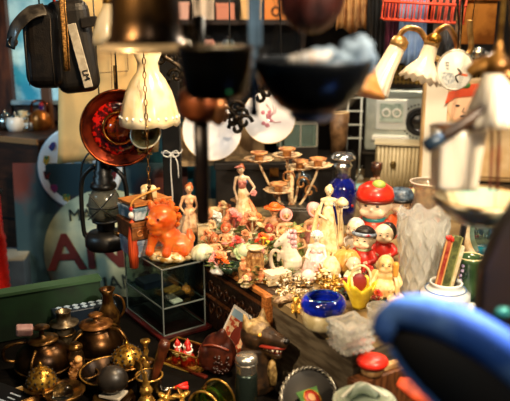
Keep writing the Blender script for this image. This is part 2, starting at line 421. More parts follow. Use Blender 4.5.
def figure(t, h, hr, skin, dress=None, skirt=None, arms=None, lean=0, rz=0, hair=None, hairst='bun', head=None, fl=9, legs=False, sw=1.35, bust=True, bodice=None, facek={}, vox=.17):
    """porcelain figure of height h, head radius hr. skirt: [(r,z)..]; arms: two lists shoulder, elbow, wrist (optional finger direction)"""
    hz = h-hr; hc = Vector(head) if head else Vector((lean, 0, hz))
    m = MB()
    m.ell(hc, (hr*.84, hr*.92, hr*1.0), n=16); m.ell(hc+Vector((0, -hr*.15, -hr*.42)), (hr*.6, hr*.7, hr*.55), n=12)
    qn = Matrix.Rotation(rz, 3, 'Z') @ Vector((0, -hr*.93, -hr*.14)); m.ell(hc+qn, (hr*.12, hr*.17, hr*.2), n=8)
    for sx in (-1, 1): m.ell(hc+Vector((sx*hr*.86, hr*.05, -hr*.05)), (hr*.14, hr*.2, hr*.26), n=8)
    sz = hz-hr*1.75; bx = lean*.7
    m.chain([hc+Vector((0, hr*.1, -hr*.5)), (bx, .1*hr, sz)], [hr*.42, hr*.46])
    m.chain([(bx-sw*hr, 0, sz-.2*hr), (bx, 0, sz), (bx+sw*hr, 0, sz-.2*hr)], [hr*.42, hr*.55, hr*.42])
    wz = sz-hr*2.6
    m.chain([(bx, 0, sz-.3*hr), (bx*.8, 0, wz), (bx*.5, 0, wz-hr*1.3)], [hr*.95, hr*.72, hr*1.15])
    if bust:
        for sx in (-1, 1): m.ell((bx+sx*hr*.5, -hr*.55, sz-hr*1.0), (hr*.5, hr*.5, hr*.5), n=10)
    arms = arms or []
    for A in arms: m.chain(A[:3], [hr*.38, hr*.31, hr*.23])
    if legs:
        for sx in (-1, 1): m.chain([(sx*hr*.6, 0, wz-hr*1.2), (sx*hr*.7, -hr*.1, wz*.42), (sx*hr*.7, 0, hr*.35)], [hr*.6, hr*.45, hr*.32]); m.chain([(sx*hr*.7, .1*hr, hr*.3), (sx*hr*.8, -hr*.6, hr*.25)], [hr*.32, hr*.26])
    ex = MB()
    for A in arms:
        d = Vector(A[3]) if len(A) > 3 else Vector(A[2])-Vector(A[1])
        small_hand(ex, A[2], d, hr*.26)
    body = t.part('body', m, skin, remesh=hr*vox, smooth=3, extra=ex)
    face(t, body, hc, hr, rz, **facek)
    if hair:
        k = MB(); k.ell(hc+Vector((0, hr*.2, hr*.22)), (hr*.98, hr*.95, hr*.92), n=14)
        if hairst == 'bun': k.ell(hc+Vector((hr*.2, hr*.5, hr*.95)), (hr*.5, hr*.5, hr*.42), n=10)
        if hairst == 'curls':
            for i in range(9):
                a = PI*i/8; k.ell(hc+Vector((hr*.95*math.cos(a), -.05*hr, hr*(.15+.8*math.sin(a)))), hr*.3, n=8)
        if hairst == 'long': k.chain([hc+Vector((0, hr*.5, 0)), hc+Vector((0, hr*.75, -hr*1.6))], [hr*.85, hr*.5])
        t.part('hair', k, hair)
    if skirt:
        k = MB(); k.lathe([(max(r-1, .2), z+.3) for r, z in skirt[:1]]+list(skirt), n=54, fl=fl, fa=.10, fz=[1]+[max(0, 1-1.1*i/len(skirt)) for i in range(len(skirt))])
        hz_ = max(z for r, z in skirt)
        for v in k.bm.verts: v.co.x += bx*max(0, v.co.z/hz_)**1.2
        t.part('skirt', k, dress)
    if bodice:
        k = MB(); k.ell((bx, -.02*hr, sz-hr*1.25), (hr*1.06, hr*.98, hr*.85), n=16)
        for sx in (-1, 1): k.ell((bx+sx*hr*.5, -hr*.58, sz-hr*1.0), (hr*.53, hr*.53, hr*.5), n=10)
        k.lathe([(hr*.78, wz), (hr*.86, wz+hr*.6), (hr*1.02, sz-hr*1.2)], o=(bx, 0, 0), n=18)
        t.part('bodice', k, bodice)
    return body, hc, sz, wz
B = .8505
# dancer with flowers in her hair
t = T('figurine', 'slim dancing lady figurine in cream pleated skirt and pink bodice, hand on hip', 'figurine', 246, 231, z=B)
b, hc, sz, wz = figure(t, 67, 4.3, SKINW, dress=CREAM, skirt=[(14, 0), (12.5, 8), (10, 18), (7.6, 28), (5.2, 38), (3.6, 44)], lean=-5,
    arms=[[(-10, 0, 53), (-11.5, -1, 44), (-9, -4, 36), (.3, -.3, -1)], [(3, 0, 53), (8.5, 0, 45), (4, -3, 39), (-1, -.4, -.3)]], hair=HAIRR, bodice=M('d98a7c', .4, coat=.3), rz=R(-14), fl=11)
m = MB()
for i, p_ in enumerate(((-2.6, -2.6, 3.2), (.4, -3, 4), (-4, 0, 2.2))): m.rose(hc+Vector(p_), 2.2, seed=i)
t.part('hair_flowers', m, PINK, parent=b)
m = MB(); m.rose((7.5, -3, 40), 3.6, rot=(R(60), 0, 0)); t.part('posy', m, PINK)
m = MB(); m.lathe([(0, 0), (16, 0), (16.5, 1.6), (13, 3), (0, 3.2)], n=24, fl=5, fa=.06); t.part('base', m, IVORY)
m = MB(); m.tube([(3, -4, 34), (9, -5, 22), (14, -5, 8), (17, -3, 1)], [1.2, 2.6, 4, 5], 10, sm=4, flat=.5); t.part('overskirt', m, PEACH)
# tall lady in cream robe
t = T('figurine', 'tallest cream robed lady figurine, standing before the cobalt blue bottle', 'figurine', 326, 266, z=B)
b, hc, sz, wz = figure(t, 82, 4.6, M('f0dcb0', .4, coat=.3), dress=CREAM, skirt=[(16, 0), (14.5, 8), (12, 20), (9.6, 34), (7.6, 46), (5.8, 56), (4, 63)], lean=1,
    arms=[[(-6, 0, 65), (-9, -3, 55), (-2, -7, 51), (1, -.5, .2)], [(8, 0, 65), (12, -4, 57), (13, -7, 66), (.1, -.2, 1)]], hair=CREAM, hairst='bun', rz=R(10), fl=8)
m = MB(); m.tube([(-8, -2, 63), (-12, -1, 45), (-14, 0, 22), (-15, 1, 4)], [2, 3.4, 4.4, 5], 10, sm=4, flat=.6); m.tube([(9, -2, 63), (13, -1, 46), (14, 0, 22)], [2, 3.4, 4], 10, sm=4, flat=.6); t.part('shawl', m, M('ecd9a6', .4, c2='d9bd84', sc_=70, coat=.2))
m = MB(); m.tube([(13, -8, 40), (13, -8, 70)], .7, 6); m.lathe([(6.5, 66), (5.5, 69), (3, 72), (0, 73.5)], o=(13, -8, 0), n=16, fl=8, fa=.05); t.part('parasol', m, CREAM)
m = MB(); m.lathe([(0, 0), (18, 0), (18, 2), (15, 3.4), (0, 3.4)], n=24); t.part('base', m, CREAM)
# bare shouldered lady at the left
t = T('figurine', 'small bare shouldered lady figurine with reddish hair, leftmost of the ladies', 'figurine', 190, 233, z=B)
figure(t, 50, 4.6, SKIN, dress=M('d8b48a', .4, c2='b98a60', sc_=80), skirt=[(13, 0), (12, 6), (9, 14), (6, 21), (4.6, 26)], arms=[[(-6.2, 0, 36), (-9, -2, 28), (-5, -5, 23)], [(6.2, 0, 36), (8.5, -2, 28), (4, -5.5, 24)]], hair=HAIRR, rz=R(12))
# bisque children
def child(label, px, py, h, coat, hat, rz=0, extra=None, hatst='brim', group=None, brimc=None, hr=None):
    t = T('child_figurine', label, 'figurine', px, py, z=B, rot=(0, 0, rz)); hr = hr or h*.15
    figure(t, h, hr, SKIN, dress=coat, skirt=[(hr*1.7, 0), (hr*1.6, h*.14), (hr*1.25, h*.34), (hr*.95, h*.46)], arms=[[(-hr*1.5, 0, h*.52), (-hr*2, -hr*.5, h*.38), (-hr*.7, -hr*1.5, h*.36)], [(hr*1.5, 0, h*.52), (hr*2, -hr*.5, h*.38), (hr*.6, -hr*1.6, h*.34)]], hair=HAIRR, hairst='plain', bust=False, bodice=coat, vox=.2)
    hz = h-hr
    m = MB()
    if hatst == 'brim':
        m.mat(1).lathe([(0, hz+hr*.42), (hr*1.9, hz+hr*.34), (hr*1.9, hz+hr*.48), (hr*1.0, hz+hr*.6)], n=20); m.mat(0).lathe([(hr*1.05, hz+hr*.5), (hr*1.0, hz+hr*.9), (hr*.6, hz+hr*1.3), (0, hz+hr*1.4)], n=18)
    elif hatst == 'bonnet':
        m.mat(0).ell((0, hr*.3, hz+hr*.35), (hr*1.1, hr*1.05, hr*1.0), n=14); m.mat(1).ring((0, -hr*.25, hz+hr*.15), hr*1.08, hr*.22, rot=(R(75), 0, 0), n=20)
    t.part('hat', m, [hat, brimc or hat])
    if extra == 'basket':
        m = MB(); m.lathe([(0, h*.2), (hr*.8, h*.2), (hr*1.0, h*.34), (hr*.8, h*.33), (0, h*.28)], o=(0, -hr*1.9, 0), n=14); b_ = t.part('basket', m, M('b98a4a', .5, c2='7d5526', sc_=200))
        m = MB(); 
        for i in range(5): m.rose((hr*.5*math.cos(i*1.26), -hr*1.9+hr*.5*math.sin(i*1.26), h*.35), hr*.42, seed=i)
        t.part('flowers', m, PINK, parent=b_)
    m = MB(); m.lathe([(0, -.4), (hr*2.0, -.4), (hr*2.0, 1.2), (0, 1.4)], n=18, fl=4, fa=.06); t.part('base', m, IVORY)
    return t
child('child figurine in an orange hat with a wide blue-grey brim', 274, 240, 37, M('a5673a', .4), ORANGE, brimc=BLUEG, rz=R(-15))
child('child figurine in pink bonnet beside the orange-hatted child', 285.5, 243, 34, M('e8c08e', .4, c2='d98f5a', sc_=100), PINK, hatst='bonnet', brimc=CREAM, rz=R(10))
child('orange-dressed child figurine holding a flower basket, middle of the flower ornaments', 226, 250, 27, PEACH, M('c05a30', .4), hatst='bonnet', extra='basket', rz=R(-5))
child('peach child figurine seated beside the dark bowl at the drawer rim', 215, 258, 24, M('e58f62', .4, c2='c96a4a', sc_=120), HAIRR, hatst='bonnet', rz=R(20), brimc=PEACH)
child('red-coated child figurine behind the tree stump ornament', 269, 248, 24, RED, M('8a2a18', .4), hatst='bonnet', rz=R(0))
child('small pink girl figurine left of the tall cream lady', 313, 243, 40, M('e9b4ae', .4, c2='d98a8a', sc_=70), M('e4a8a2', .4), hatst='bonnet', rz=R(25), brimc=WHITE)
# porcelain horse with pink mane and kneeling companion
t = T('horse_figurine', 'white porcelain horse ornament with curly pink mane and looped tail', 'figurine', 289, 274, z=B, rot=(0, 0, R(-20)))
m = MB(); m.chain([(4, 0, 14), (1, 0, 20), (-1, 0, 30), (-3, -1, 38)], [10, 9, 7, 5.5]); m.chain([(-3, -1, 38), (-9, -5, 34), (-12, -7, 31)], [5.4, 3.6, 2.6])
for sx in (-1, 1):
    m.chain([(2, sx*5, 12), (-2, sx*6, 6), (-1, sx*6, 1.5)], [5, 3, 2.2]); m.chain([(-3, sx*3.5, 24), (-9, sx*4, 22), (-10, sx*4, 15)], [3.6, 2.4, 1.9]); m.ell((-2, sx*3, 44), (1.3, .9, 2.4), n=8)
b = t.part('body', m, PORC, remesh=.8, smooth=4)
m = MB()
for i in range(26):
    a = i*.9; m.ell((1+4.5*math.cos(a), 4.5*math.sin(a)*.9, 45-i*.75+rnd.uniform(-1, 1)), rnd.uniform(2, 3.1), n=8)
t.part('mane', m, M('e7bfc4', .35, c2='c98f9c', sc_=90, coat=.4))
m = MB(); m.tube([(-9, -9, 4), (-15, -8, 9), (-17, -7, 19), (-13, -7, 26), (-8, -6, 24)], [2.4, 2.4, 2.2, 2, 1.6], 10, sm=5); t.part('tail', m, PORC)
m = MB()
for sx in (-1, 1): m.ell((-8, -5+sx*3-.6, 36.4), (.8, .6, .8), n=8)
t.part('eye', m, DARKEYE, parent=b)
m = MB()
for i in range(7): m.leaf((-4+i*1.6, -9, 3), (math.cos(i), -.5, 1.3), 12, 3)
t.part('leaves', m, GREENL)
m = MB(); m.lathe([(0, -.4), (15, -.4), (15, 2), (0, 2.5)], n=22, sx=1.1, fl=5, fa=.05); t.part('base', m, PORC)
t = T('figurine', 'white and pink porcelain kneeling figure right of the pink-maned horse', 'figurine', 316, 275, z=B, rot=(0, 0, R(-10)))
figure(t, 46, 5.4, PORC, dress=M('f0dcd8', .25, c2='dfa9a6', sc_=50, coat=.5), skirt=[(13, 0), (13.5, 8), (11, 17), (7, 24)], arms=[[(-7, 0, 28), (-10, -4, 20), (-4, -8, 18)], [(7, 0, 28), (10, -4, 20), (4, -9, 17)]], hair=M('efe2e0', .3, coat=.4), hairst='curls', bust=False, bodice=M('e8b4b2', .3, coat=.4))
solo('porcelain_ball', MB().ell((0, 0, 7), 7.2, n=20), M('f4e9e2', .2, c2='ecc9c4', sc_=20, coat=.6), 'white porcelain ball in front of the kneeling figure', 'ornament', 308, 283, z=B)
# tree stump group
t = T('tree_stump_ornament', 'gilt tree stump ornament with a flat white disc on top', 'ornament', 252, 280, z=B)
STUMP = M('c99a5e', .45, c2='8a5a2c', sc_=90, bump=.5)
m = MB(); m.lathe([(0, 0), (11, 0), (9.5, 4), (8, 14), (8.4, 26), (7, 30), (0, 30)], o=(3, 0, 0), n=28, fl=7, fa=.12); m.chain([(-8, -2, 1), (-9, -2, 12), (-7, 0, 21)], [6, 5, 3.6]); m.roughen(1.2, .35); t.part('trunk', m, STUMP, remesh=.9, smooth=1)
m = MB(); m.lathe([(0, 30), (3, 31), (8.6, 34), (9, 35.2), (4, 35.6), (0, 35.6)], o=(3, -1, 0), n=24); t.part('cap', m, IVORY)
for k_, (x, z_) in enumerate(((-9, 24), (9, 12), (-3, 12))):
    m = MB(); m.chain([(x, -8, z_-8), (x, -8, z_-2)], [3, 2.2]); m.ell((x, -8.4, z_+1.5), 2.3, n=10); m.ell((x-2.4, -9, z_-4), (1, 1, 2.5)); m.ell((x+2.4, -9, z_-4), (1, 1, 2.5)); t.part('cherub', m, PEACH, remesh=.5, smooth=1)
m = MB()
for i in range(9): m.leaf((-2+1.2*i, -8, 4+i*1.6), (math.cos(i*2), -.6, .5), 6, 1.8)
t.part('leaves', m, GREEN)
# bouquets and flower-shaped ornaments
def bouquet(label, px, py, w, h, cols, leafc=GREEN, n=7, seed=0, name='flower_ornament', basec=IVORY, rz=0, leaves=8):
    t = T(name, label, 'ornament', px, py, z=B, rot=(0, 0, rz)); q = random.Random(seed)
    m = MB(); m.lathe([(0, -.4), (w*.34, -.4), (w*.4, h*.12), (w*.26, h*.3), (0, h*.34)], n=16, fl=5, fa=.1); t.part('base', m, basec)
    m = MB()
    for i in range(leaves):
        a = 2*PI*i/leaves+.3; m.leaf((.15*w*math.cos(a), .15*w*math.sin(a), h*.28), (math.cos(a), math.sin(a), .55), w*.48, w*.12)
    t.part('leaves', m, leafc)
    for i in range(n):
        a = i*2.4; rr = w*.36*math.sqrt(i/n); z_ = h*(.9-.42*(i/n))
        m = MB(); m.tube([(0, 0, h*.25), (rr*math.cos(a)*.9, rr*math.sin(a)*.9, z_-h*.05)], w*.03, 5); m.rose((rr*math.cos(a), rr*math.sin(a), z_), w*q.uniform(.17, .23), rot=(R(35)*math.sin(a)+R(18), R(35)*math.cos(a)*-1*-1, 0), seed=i+seed); t.part('flower', m, cols[i % len(cols)])
    return t
bouquet('peach rose cluster at the dancing lady\'s feet', 252, 241, 29, 30, [PEACH, M('e0926a', .4, coat=.2), CREAM], seed=1)
bouquet('coral and cream flower cluster left of the dancing lady', 234, 236, 27, 27, [PINK, PEACH, M('c65a4a', .4)], seed=2)
bouquet('white porcelain flower cluster beside the dark rod', 214, 234, 24, 24, [M('e9e6dc', .3, c2='bfc4c0', sc_=60, coat=.4), PEACH, M('d8dcd8', .3)], seed=3, leafc=GREENL)
bouquet('bright orange flower cluster in front of the orange-hatted child', 263, 252, 20, 20, [ORANGE, M('d8421c', .4), YELLOW], seed=4, n=6)
bouquet('coral flower ornament with white tray near the drawer rim', 219, 272, 24, 21, [PEACH, PINK, ORANGE], seed=5, basec=WHITE)
bouquet('red and pink flower ornament at the right of the child with basket', 238, 256, 20, 20, [M('c8483a', .4), PINK], seed=6, n=6)
bouquet('small orange flowers behind the seated child', 205, 226, 18, 22, [PEACH, M('d98a5a', .4)], seed=8, n=5)
t = T('cabbage_ornament', 'pale green porcelain cabbage left of the stump', 'ornament', 244, 259, z=B)
m = MB(); m.rose((0, 0, 7), 11, rot=(R(45), 0, 0), layers=4, seed=4); t.part('outer_leaves', m, GREENL); m = MB(); m.ell((0, 0, 7.5), (7, 7, 7.6), n=14); t.part('heart', m, M('d4dcb8', .35, coat=.3))
t = T('shell_ornament', 'large pale green-white seashell ornament on the drawer rim', 'ornament', 203, 259, z=B, rot=(0, 0, R(15)))
m = MB(); m.lathe([(0, 0), (11, 1), (12.5, 6), (10, 12), (5, 15), (0, 16)], n=48, fl=14, fa=.06, sy=.8); t.part('shell', m, M('d9d8bd', .35, c2='a9ae8c', sc_=40, coat=.3))
m = MB(); m.tube([(6, -7, 3), (9, -8, 6), (6, -9, 10), (2, -9, 8), (4, -9.5, 6)], [2.5, 2.3, 2, 1.4, .8], 8, sm=4); t.part('whorl', m, M('c9bd9a', .35))
t = T('leaf_bowl', 'dark green leaf bowl at the front of the flower ornaments', 'bowl', 231, 274, z=B)
m = MB(); m.lathe([(0, 0), (6, 0), (11, 6), (12, 10), (11, 10), (9.6, 6), (5, 2), (0, 1.8)], n=40, fl=8, fa=.08); t.part('bowl', m, M('2f4433', .25, c2='14241a', sc_=50, coat=.5))
m = MB()
for i in range(6): m.leaf((0, 0, 3), (math.cos(i), math.sin(i), .9), 10, 3)
t.part('leaves', m, DGREEN)
t = T('leafy_ornament', 'olive green leafy plant ornament left of the pink-maned horse', 'ornament', 275, 268, z=B)
m = MB(); m.tube([(0, 0, 0), (1, 0, 14), (0, 0, 27)], 1.6, 7)
t.part('stem', m, DGREEN)
m = MB()
for i in range(34):
    a = i*2.4; z_ = 4+i*.72; m.ell((5.4*math.cos(a)*(1-.008*i), 5.4*math.sin(a)*(1-.008*i), z_), (2.6, 2.6, 1.9), n=8)
t.part('leaves', m, M('6f7c40', .4, c2='3a4a22', sc_=120))
t = T('leafy_ornament', 'pale green leafy ornament behind the pink-maned horse', 'ornament', 295, 247, z=B)
m = MB(); m.tube([(0, 0, 0), (0, 0, 12)], 1.6, 7); t.part('stem', m, DGREEN)
m = MB()
for i in range(22): m.leaf((0, 0, 7+i*.6), (math.cos(i*2.4), math.sin(i*2.4), .9), 11, 2.4)
t.part('leaves', m, M('a3a968', .4, c2='7c8846', sc_=80))
t = T('snail_ornament', 'dark spiral snail shell ornament among the flower ornaments', 'ornament', 217, 246, z=B)
m = MB(); m.tube([((7-.28*i)*math.cos(i*.55), -1-.1*i, 8+(7-.28*i)*math.sin(i*.55)) for i in range(23)], [2.4-.07*i for i in range(23)], 8); t.part('shell', m, M('7d6a48', .35, c2='3d3422', sc_=60, coat=.3))
m = MB(); m.chain([(-8, -1, 2), (0, -1, 2), (9, -1, 2.5), (11, -1, 6)], [2, 2.6, 2.2, 1.8]); t.part('body', m, M('c7b58c', .4), remesh=.5, smooth=2)
solo('card_box', MB().box((0, 0, 10), (11, 8, 19)).box((0, -.5, 20.2), (11.8, 9, 1.6)), CREAM, 'small upright cream box at the back left of the bench', 'box', 203, 243, z=B, rot=(0, 0, R(12)), bevel=.5)
t = T('bamboo_ornament', 'cream bamboo-shaped ornament with a face lying behind the flowers', 'ornament', 214, 214, z=B+.02)
m = MB(); m.tube([(-12, 0, 3), (-4, 0, 3.5), (4, 0, 4), (12, 0, 4)], [4, 3.7, 3.8, 3.2], 12); t.part('stem', m, M('e6c795', .4, c2='c79a60', sc_=60))
for x in (-5, 4): t.part('joint', MB().ring((x, 0, 3.5), 3.7, .6, rot=(0, R(90), 0), n=16), M('b98652', .4))
m = MB(); m.ell((5, -3.6, 4.5), (2.4, 1, 2.2)); t.part('painted_face', m, M('d5a37a', .4))
solo('cloth_roll', MB().tube([(-9, 0, 4), (9, 1, 4)], 4, 12), M('b9b6ae', .6), 'grey-white cloth roll under the bamboo-shaped ornament', 'cloth', 216, 220, z=B)
# gold and silver leaf ornaments in front
def gilt(label, px, py, w, h, mat, seed=0, n=16, name='gilt_leaf_ornament', gem=None):
    t = T(name, label, 'ornament', px, py, z=B); q = random.Random(seed)
    m = MB()
    for i in range(n):
        a = q.uniform(0, 2*PI); el = q.uniform(.1, 1.4); m.leaf((q.uniform(-.2, .2)*w, q.uniform(-.2, .2)*w, q.uniform(0, .35)*h), (math.cos(a), math.sin(a), el), q.uniform(.3, .5)*w, w*q.uniform(.06, .11), bend=q.uniform(-.4, .6))
    t.part('leaves', m, mat)
    m = MB()
    for i in range(3): m.tube([(q.uniform(-.3, .3)*w+.12*w*math.cos(j*.6)*(1-j/14), -.2*w+q.uniform(-.1, .1)*w, h*.3+.2*h*math.sin(j*.6)*(1-j/14)) for j in range(13)], w*.035, 5)
    t.part('scrollwork', m, mat)
    m = MB(); 
    for i in range(5): m.ell((q.uniform(-.35, .35)*w, q.uniform(-.4, 0)*w, h*q.uniform(.2, .7)), w*.06, n=8)
    t.part('bead', m, gem or PORC)
    m = MB(); m.lathe([(0, 0), (w*.3, 0), (w*.26, h*.1), (0, h*.2)], n=14); t.part('base', m, mat)
GS = M('e9dcc0', .25, .7, c2='b9904a', sc_=120, bump=.3)
gilt('pale gilt leaf cluster right of the cream card pile', 300, 288, 26, 18, GS, 1)
gilt('silvery filigree leaves in front of the white porcelain ball', 312, 297, 24, 15, M('dcd8c8', .25, .8, c2='a98f5a', sc_=120), 2)
gilt('tall gold leaf spray below the tall cream lady', 322, 282, 25, 27, GOLDF, 3, 20)
gilt('gold leaf spray left of the yellow tulip basket', 338, 290, 24, 29, GOLD, 4, 20)
gilt('gilt leaves along the bench edge behind the small gold bear', 285, 285, 24, 13, GS, 5)
gilt('low gold scroll ornament behind the blue bowl', 330, 298, 22, 13, GOLDF, 6)
gilt('orange-gold leafy figure beside the tall cream lady', 347, 249, 17, 36, M('d9a45a', .4, .3, c2='a8682c', sc_=90), 7, 22)
gilt('gold brooch lying left of the small gold bear', 268, 283, 16, 9, GOLDF, 8, 10, name='brooch')
# gold bear, shells, card pile
t = T('bear_figurine', 'tiny gold seated bear at the bench edge left of the blue bowl', 'figurine', 295.5, 312, z=B)
m = MB(); m.chain([(0, 0, 4), (0, 0, 8)], [4.6, 3.4]); m.ell((0, -.5, 12.5), 3.4)
for sx in (-1, 1): m.ell((sx*2.7, -.3, 15.3), 1.3); m.chain([(sx*3.5, -1, 8), (sx*4, -3.5, 5.5)], [1.5, 1.3]); m.chain([(sx*2.5, -3, 2), (sx*3.2, -6, 2)], [2, 1.7])
m.ell((0, -3.4, 11.8), 1.5); t.part('body', m, GOLD, remesh=.5, smooth=2)
for i, (x, y, r_, lb) in enumerate(((281, 303, 7, 'brown speckled seashell nearest the bench edge'), (289, 300, 6, 'pale brown seashell just right of the brown speckled one'))):
    t = T('seashell', lb, 'shell', x, y, z=B, rot=(0, 0, .5+i)); m = MB(); m.lathe([(0, 0), (r_*.9, r_*.2), (r_, r_*.5), (r_*.6, r_*.9), (0, r_*1.1)], n=36, fl=11, fa=.05, sx=1.25, sy=.85); t.part('shell', m, M('a98d6c', .4, c2='6e543c', sc_=90, coat=.3)); m = MB(); m.tube([(r_*.7*math.cos(a*.6)*(1-a/11), -r_*.75, r_*.5+r_*.35*math.sin(a*.6)*(1-a/11)) for a in range(10)], r_*.12, 6); t.part('whorl', m, M('c9b08c', .4))
for i, (w_, d_, c_) in enumerate(((24, 19, CREAM), (22, 18, IVORY), (23, 17, M('efe3c8', .4, c2='c9694a', sc_=70, thr=(.62, .66))))):
    solo('card_packet', MB().box((0, 0, 2), (w_, d_, 3.6)), c_, ('bottom', 'middle', 'top')[i]+' cream card packet in the pile in front of the stump ornament', 'card packet', p=onz(277, 282, B)+Vector((0, 0, i*3.75*.0026)), u=.0026, rot=(0, 0, R(18+i*7)), bevel=.4, group='cream card packets in front of the stump')

# more of the crowded flower and figure ornaments
OL = M('8a7a3c', .4, c2='5a5a28', sc_=90)
for i, (lb, px, py, w_, h_, cs_, lf, n_f) in enumerate((
    ('tan and coral flower ornament right behind the pale seashell', 209, 251, 20, 22, [PEACH, M('b9683c', .4)], OL, 6),
    ('creamy rose ornament behind the coral and cream cluster', 224, 226, 22, 26, [CREAM, PEACH], OL, 6),
    ('golden orange flower ornament between dancer and orange-hatted child', 259, 239, 20, 27, [M('d98a4a', .4), M('c9a060', .4)], OL, 6),
    ('small pink flower ornament left of the green leafy plant ornament', 262, 264, 15, 17, [PINK, CREAM], GREENL, 5),
    ('tan flower ornament behind the green cabbage', 246, 249, 16, 20, [M('c98a5a', .4), PEACH], GREEN, 5),
    ('orange and cream flower ornament between pink bonnet child and horse', 282, 254, 19, 25, [M('e0a060', .4), CREAM, ORANGE], OL, 6),
    ('cream rose ornament right of the kneeling figure', 325, 284, 17, 15, [CREAM, IVORY], OL, 6),
    ('cream and gold rose ornament behind the round orange gourd', 338, 258, 18, 20, [CREAM, M('d9b46a', .35, .3)], OL, 6),
    ('tan rose ornament beside the headband doll at the gourd', 357, 289, 15, 14, [M('d9b07a', .4), CREAM], DGREEN, 5))):
    bouquet(lb, px, py, w_, h_, cs_, seed=30+i, leafc=lf, n=n_f, basec=CREAM)
child('brown-coated child figurine with tan cap behind the coral flower cluster', 239, 226, 30, M('8a5a34', .4, c2='c98a54', sc_=80), M('b98a54', .4), rz=R(15), brimc=M('d9b480', .4))
child('cream-dressed girl figurine behind the spiral snail ornament', 209, 236, 27, CREAM, PEACH, hatst='bonnet', rz=R(-20))
child('green-coated child figurine in front of the dull grey metal box', 297, 256, 30, M('7a8a4a', .4), M('d8a05a', .4), rz=R(-10), brimc=CREAM)

gilt('pale gilt filigree on the bench edge in front of the cream packets', 283, 294, 22, 12, GS, 21, gem=PORC)
gilt('cream-gold leaf brooch behind the two brown seashells', 293, 296, 20, 12, M('f0e2c0', .3, .5, c2='c9a25a', sc_=120), 22)
gilt('small gold leaves between the blue bowl and the seashells', 301, 304, 17, 12, GOLDF, 23, 12)
gilt('silver-gold leaf clip touching the left of the round orange gourd', 333, 279, 18, 13, GS, 24, 12)
gilt('gold leaf clip in front of the pear-shaped ornament', 326, 289, 20, 16, GOLDF, 25)
gilt('gilt twig ornament behind the yellow tulip basket', 352, 288, 17, 20, GOLD, 26)
bouquet('cream and coral flower ornament at the right corner of the drawer', 262, 281, 18, 12, [CREAM, PEACH], seed=51, n=6, leafc=GREENL)
bouquet('pale rose ornament in front of the tree stump', 246, 286, 15, 10, [CREAM, PINK], seed=52, n=5, leafc=OL)
# ================================================================= glass, bowls, dolls on the bench
# blue lidded bowl
t = T('blue_glass_bowl', 'cobalt blue glass bowl rim on a cream stone base at the bench edge', 'bowl', 323, 326, z=B)
m = MB(); m.lathe([(0, 0), (17, 0), (20, 3), (21, 10), (20.5, 17), (0, 17)], n=40); t.part('base', m, M('e3d6ab', .35, c2='b9a878', sc_=50, coat=.3))
m = MB(); m.lathe([(20, 17), (22.5, 20), (23, 25), (21, 30), (17, 32.5), (14.5, 31.5), (14.5, 28), (17, 24), (16, 19), (0, 18.5)], n=48); t.part('rim', m, M('0f2ad0', .06, c2='061060', sc_=30, coat=1))
t.part('gilt_edge', MB().ring((0, 0, 32), 16, .7, n=40, k=6), M('2a6fb0', .15, .7))
t.part('dish', MB().lathe([(0, 18.6), (13, 18.8), (13.6, 22), (0, 21)], n=30), M('1f4a58', .2, c2='8a9a60', sc_=90))
# crystal blocks
def crystal_block(label, px, py, w, h, rz, dz=0, group=None):
    p = onz(px, py, B); p.z += dz
    t = T('crystal_ashtray', label, 'ashtray', p=p, rot=(0, 0, rz), u=unit(onz(px, py, B)), group=group)
    m = MB(); m.lathe([(0, 0), (w*.60, 0), (w*.72, h*.25), (w*.62, h*.5), (w*.74, h*.78), (w*.70, h), (w*.5, h), (w*.4, h*.45), (0, h*.4)], n=32, a0=R(45), fl=4, fa=-.10, fz=[0, 1, 1, 1, 1, 1, 1, .6, 0]); 
    for v in m.bm.verts:
        a = math.atan2(v.co.y, v.co.x); rr = math.hypot(v.co.x, v.co.y)
        if rr > .1:
            q = max(abs(math.cos(a)), abs(math.sin(a))); v.co.x *= .72/q*1.05; v.co.y *= .72/q*1.05
    t.part('body', m, CRYST, flat=True)
    m = MB()
    for s_ in range(4):
        mm = Matrix.Rotation(s_*PI/2, 4, 'Z'); m.X = mm
        for k in range(4):
            x = (-.36+.24*k)*w
            for zz in (.22, .75): m.prism([(x-.1*w, h*zz), (x, h*(zz+.16)), (x+.1*w, h*zz), (x, h*(zz-.16))], -w*.60, -w*.52)
    t.part('cut_facets', m, CRYST)
crystal_block('lower square cut-crystal ashtray at the bench edge', 350, 348, 29, 15, R(25), group=None)
crystal_block('upper square cut-crystal ashtray stacked on another', 350, 348, 30, 14, R(31), dz=15.3*.0021)
t = T('crystal_cup', 'faceted crystal cup right of the stacked square ashtrays', 'cup', 381, 330, z=B)
m = MB(); m.lathe([(0, 0), (10, 0), (12, 5), (14, 16), (15.5, 25), (14, 25), (12, 14), (9, 4), (0, 3)], n=16, a0=.2); t.part('bowl', m, CRYST, flat=True)
m = MB()
for i in range(8): m.X = Matrix.Rotation(i*PI/4, 4, 'Z'); m.prism([(-3, 14), (0, 20), (3, 14), (0, 8)], -14.5, -13)
t.part('cut_facets', m, CRYST)
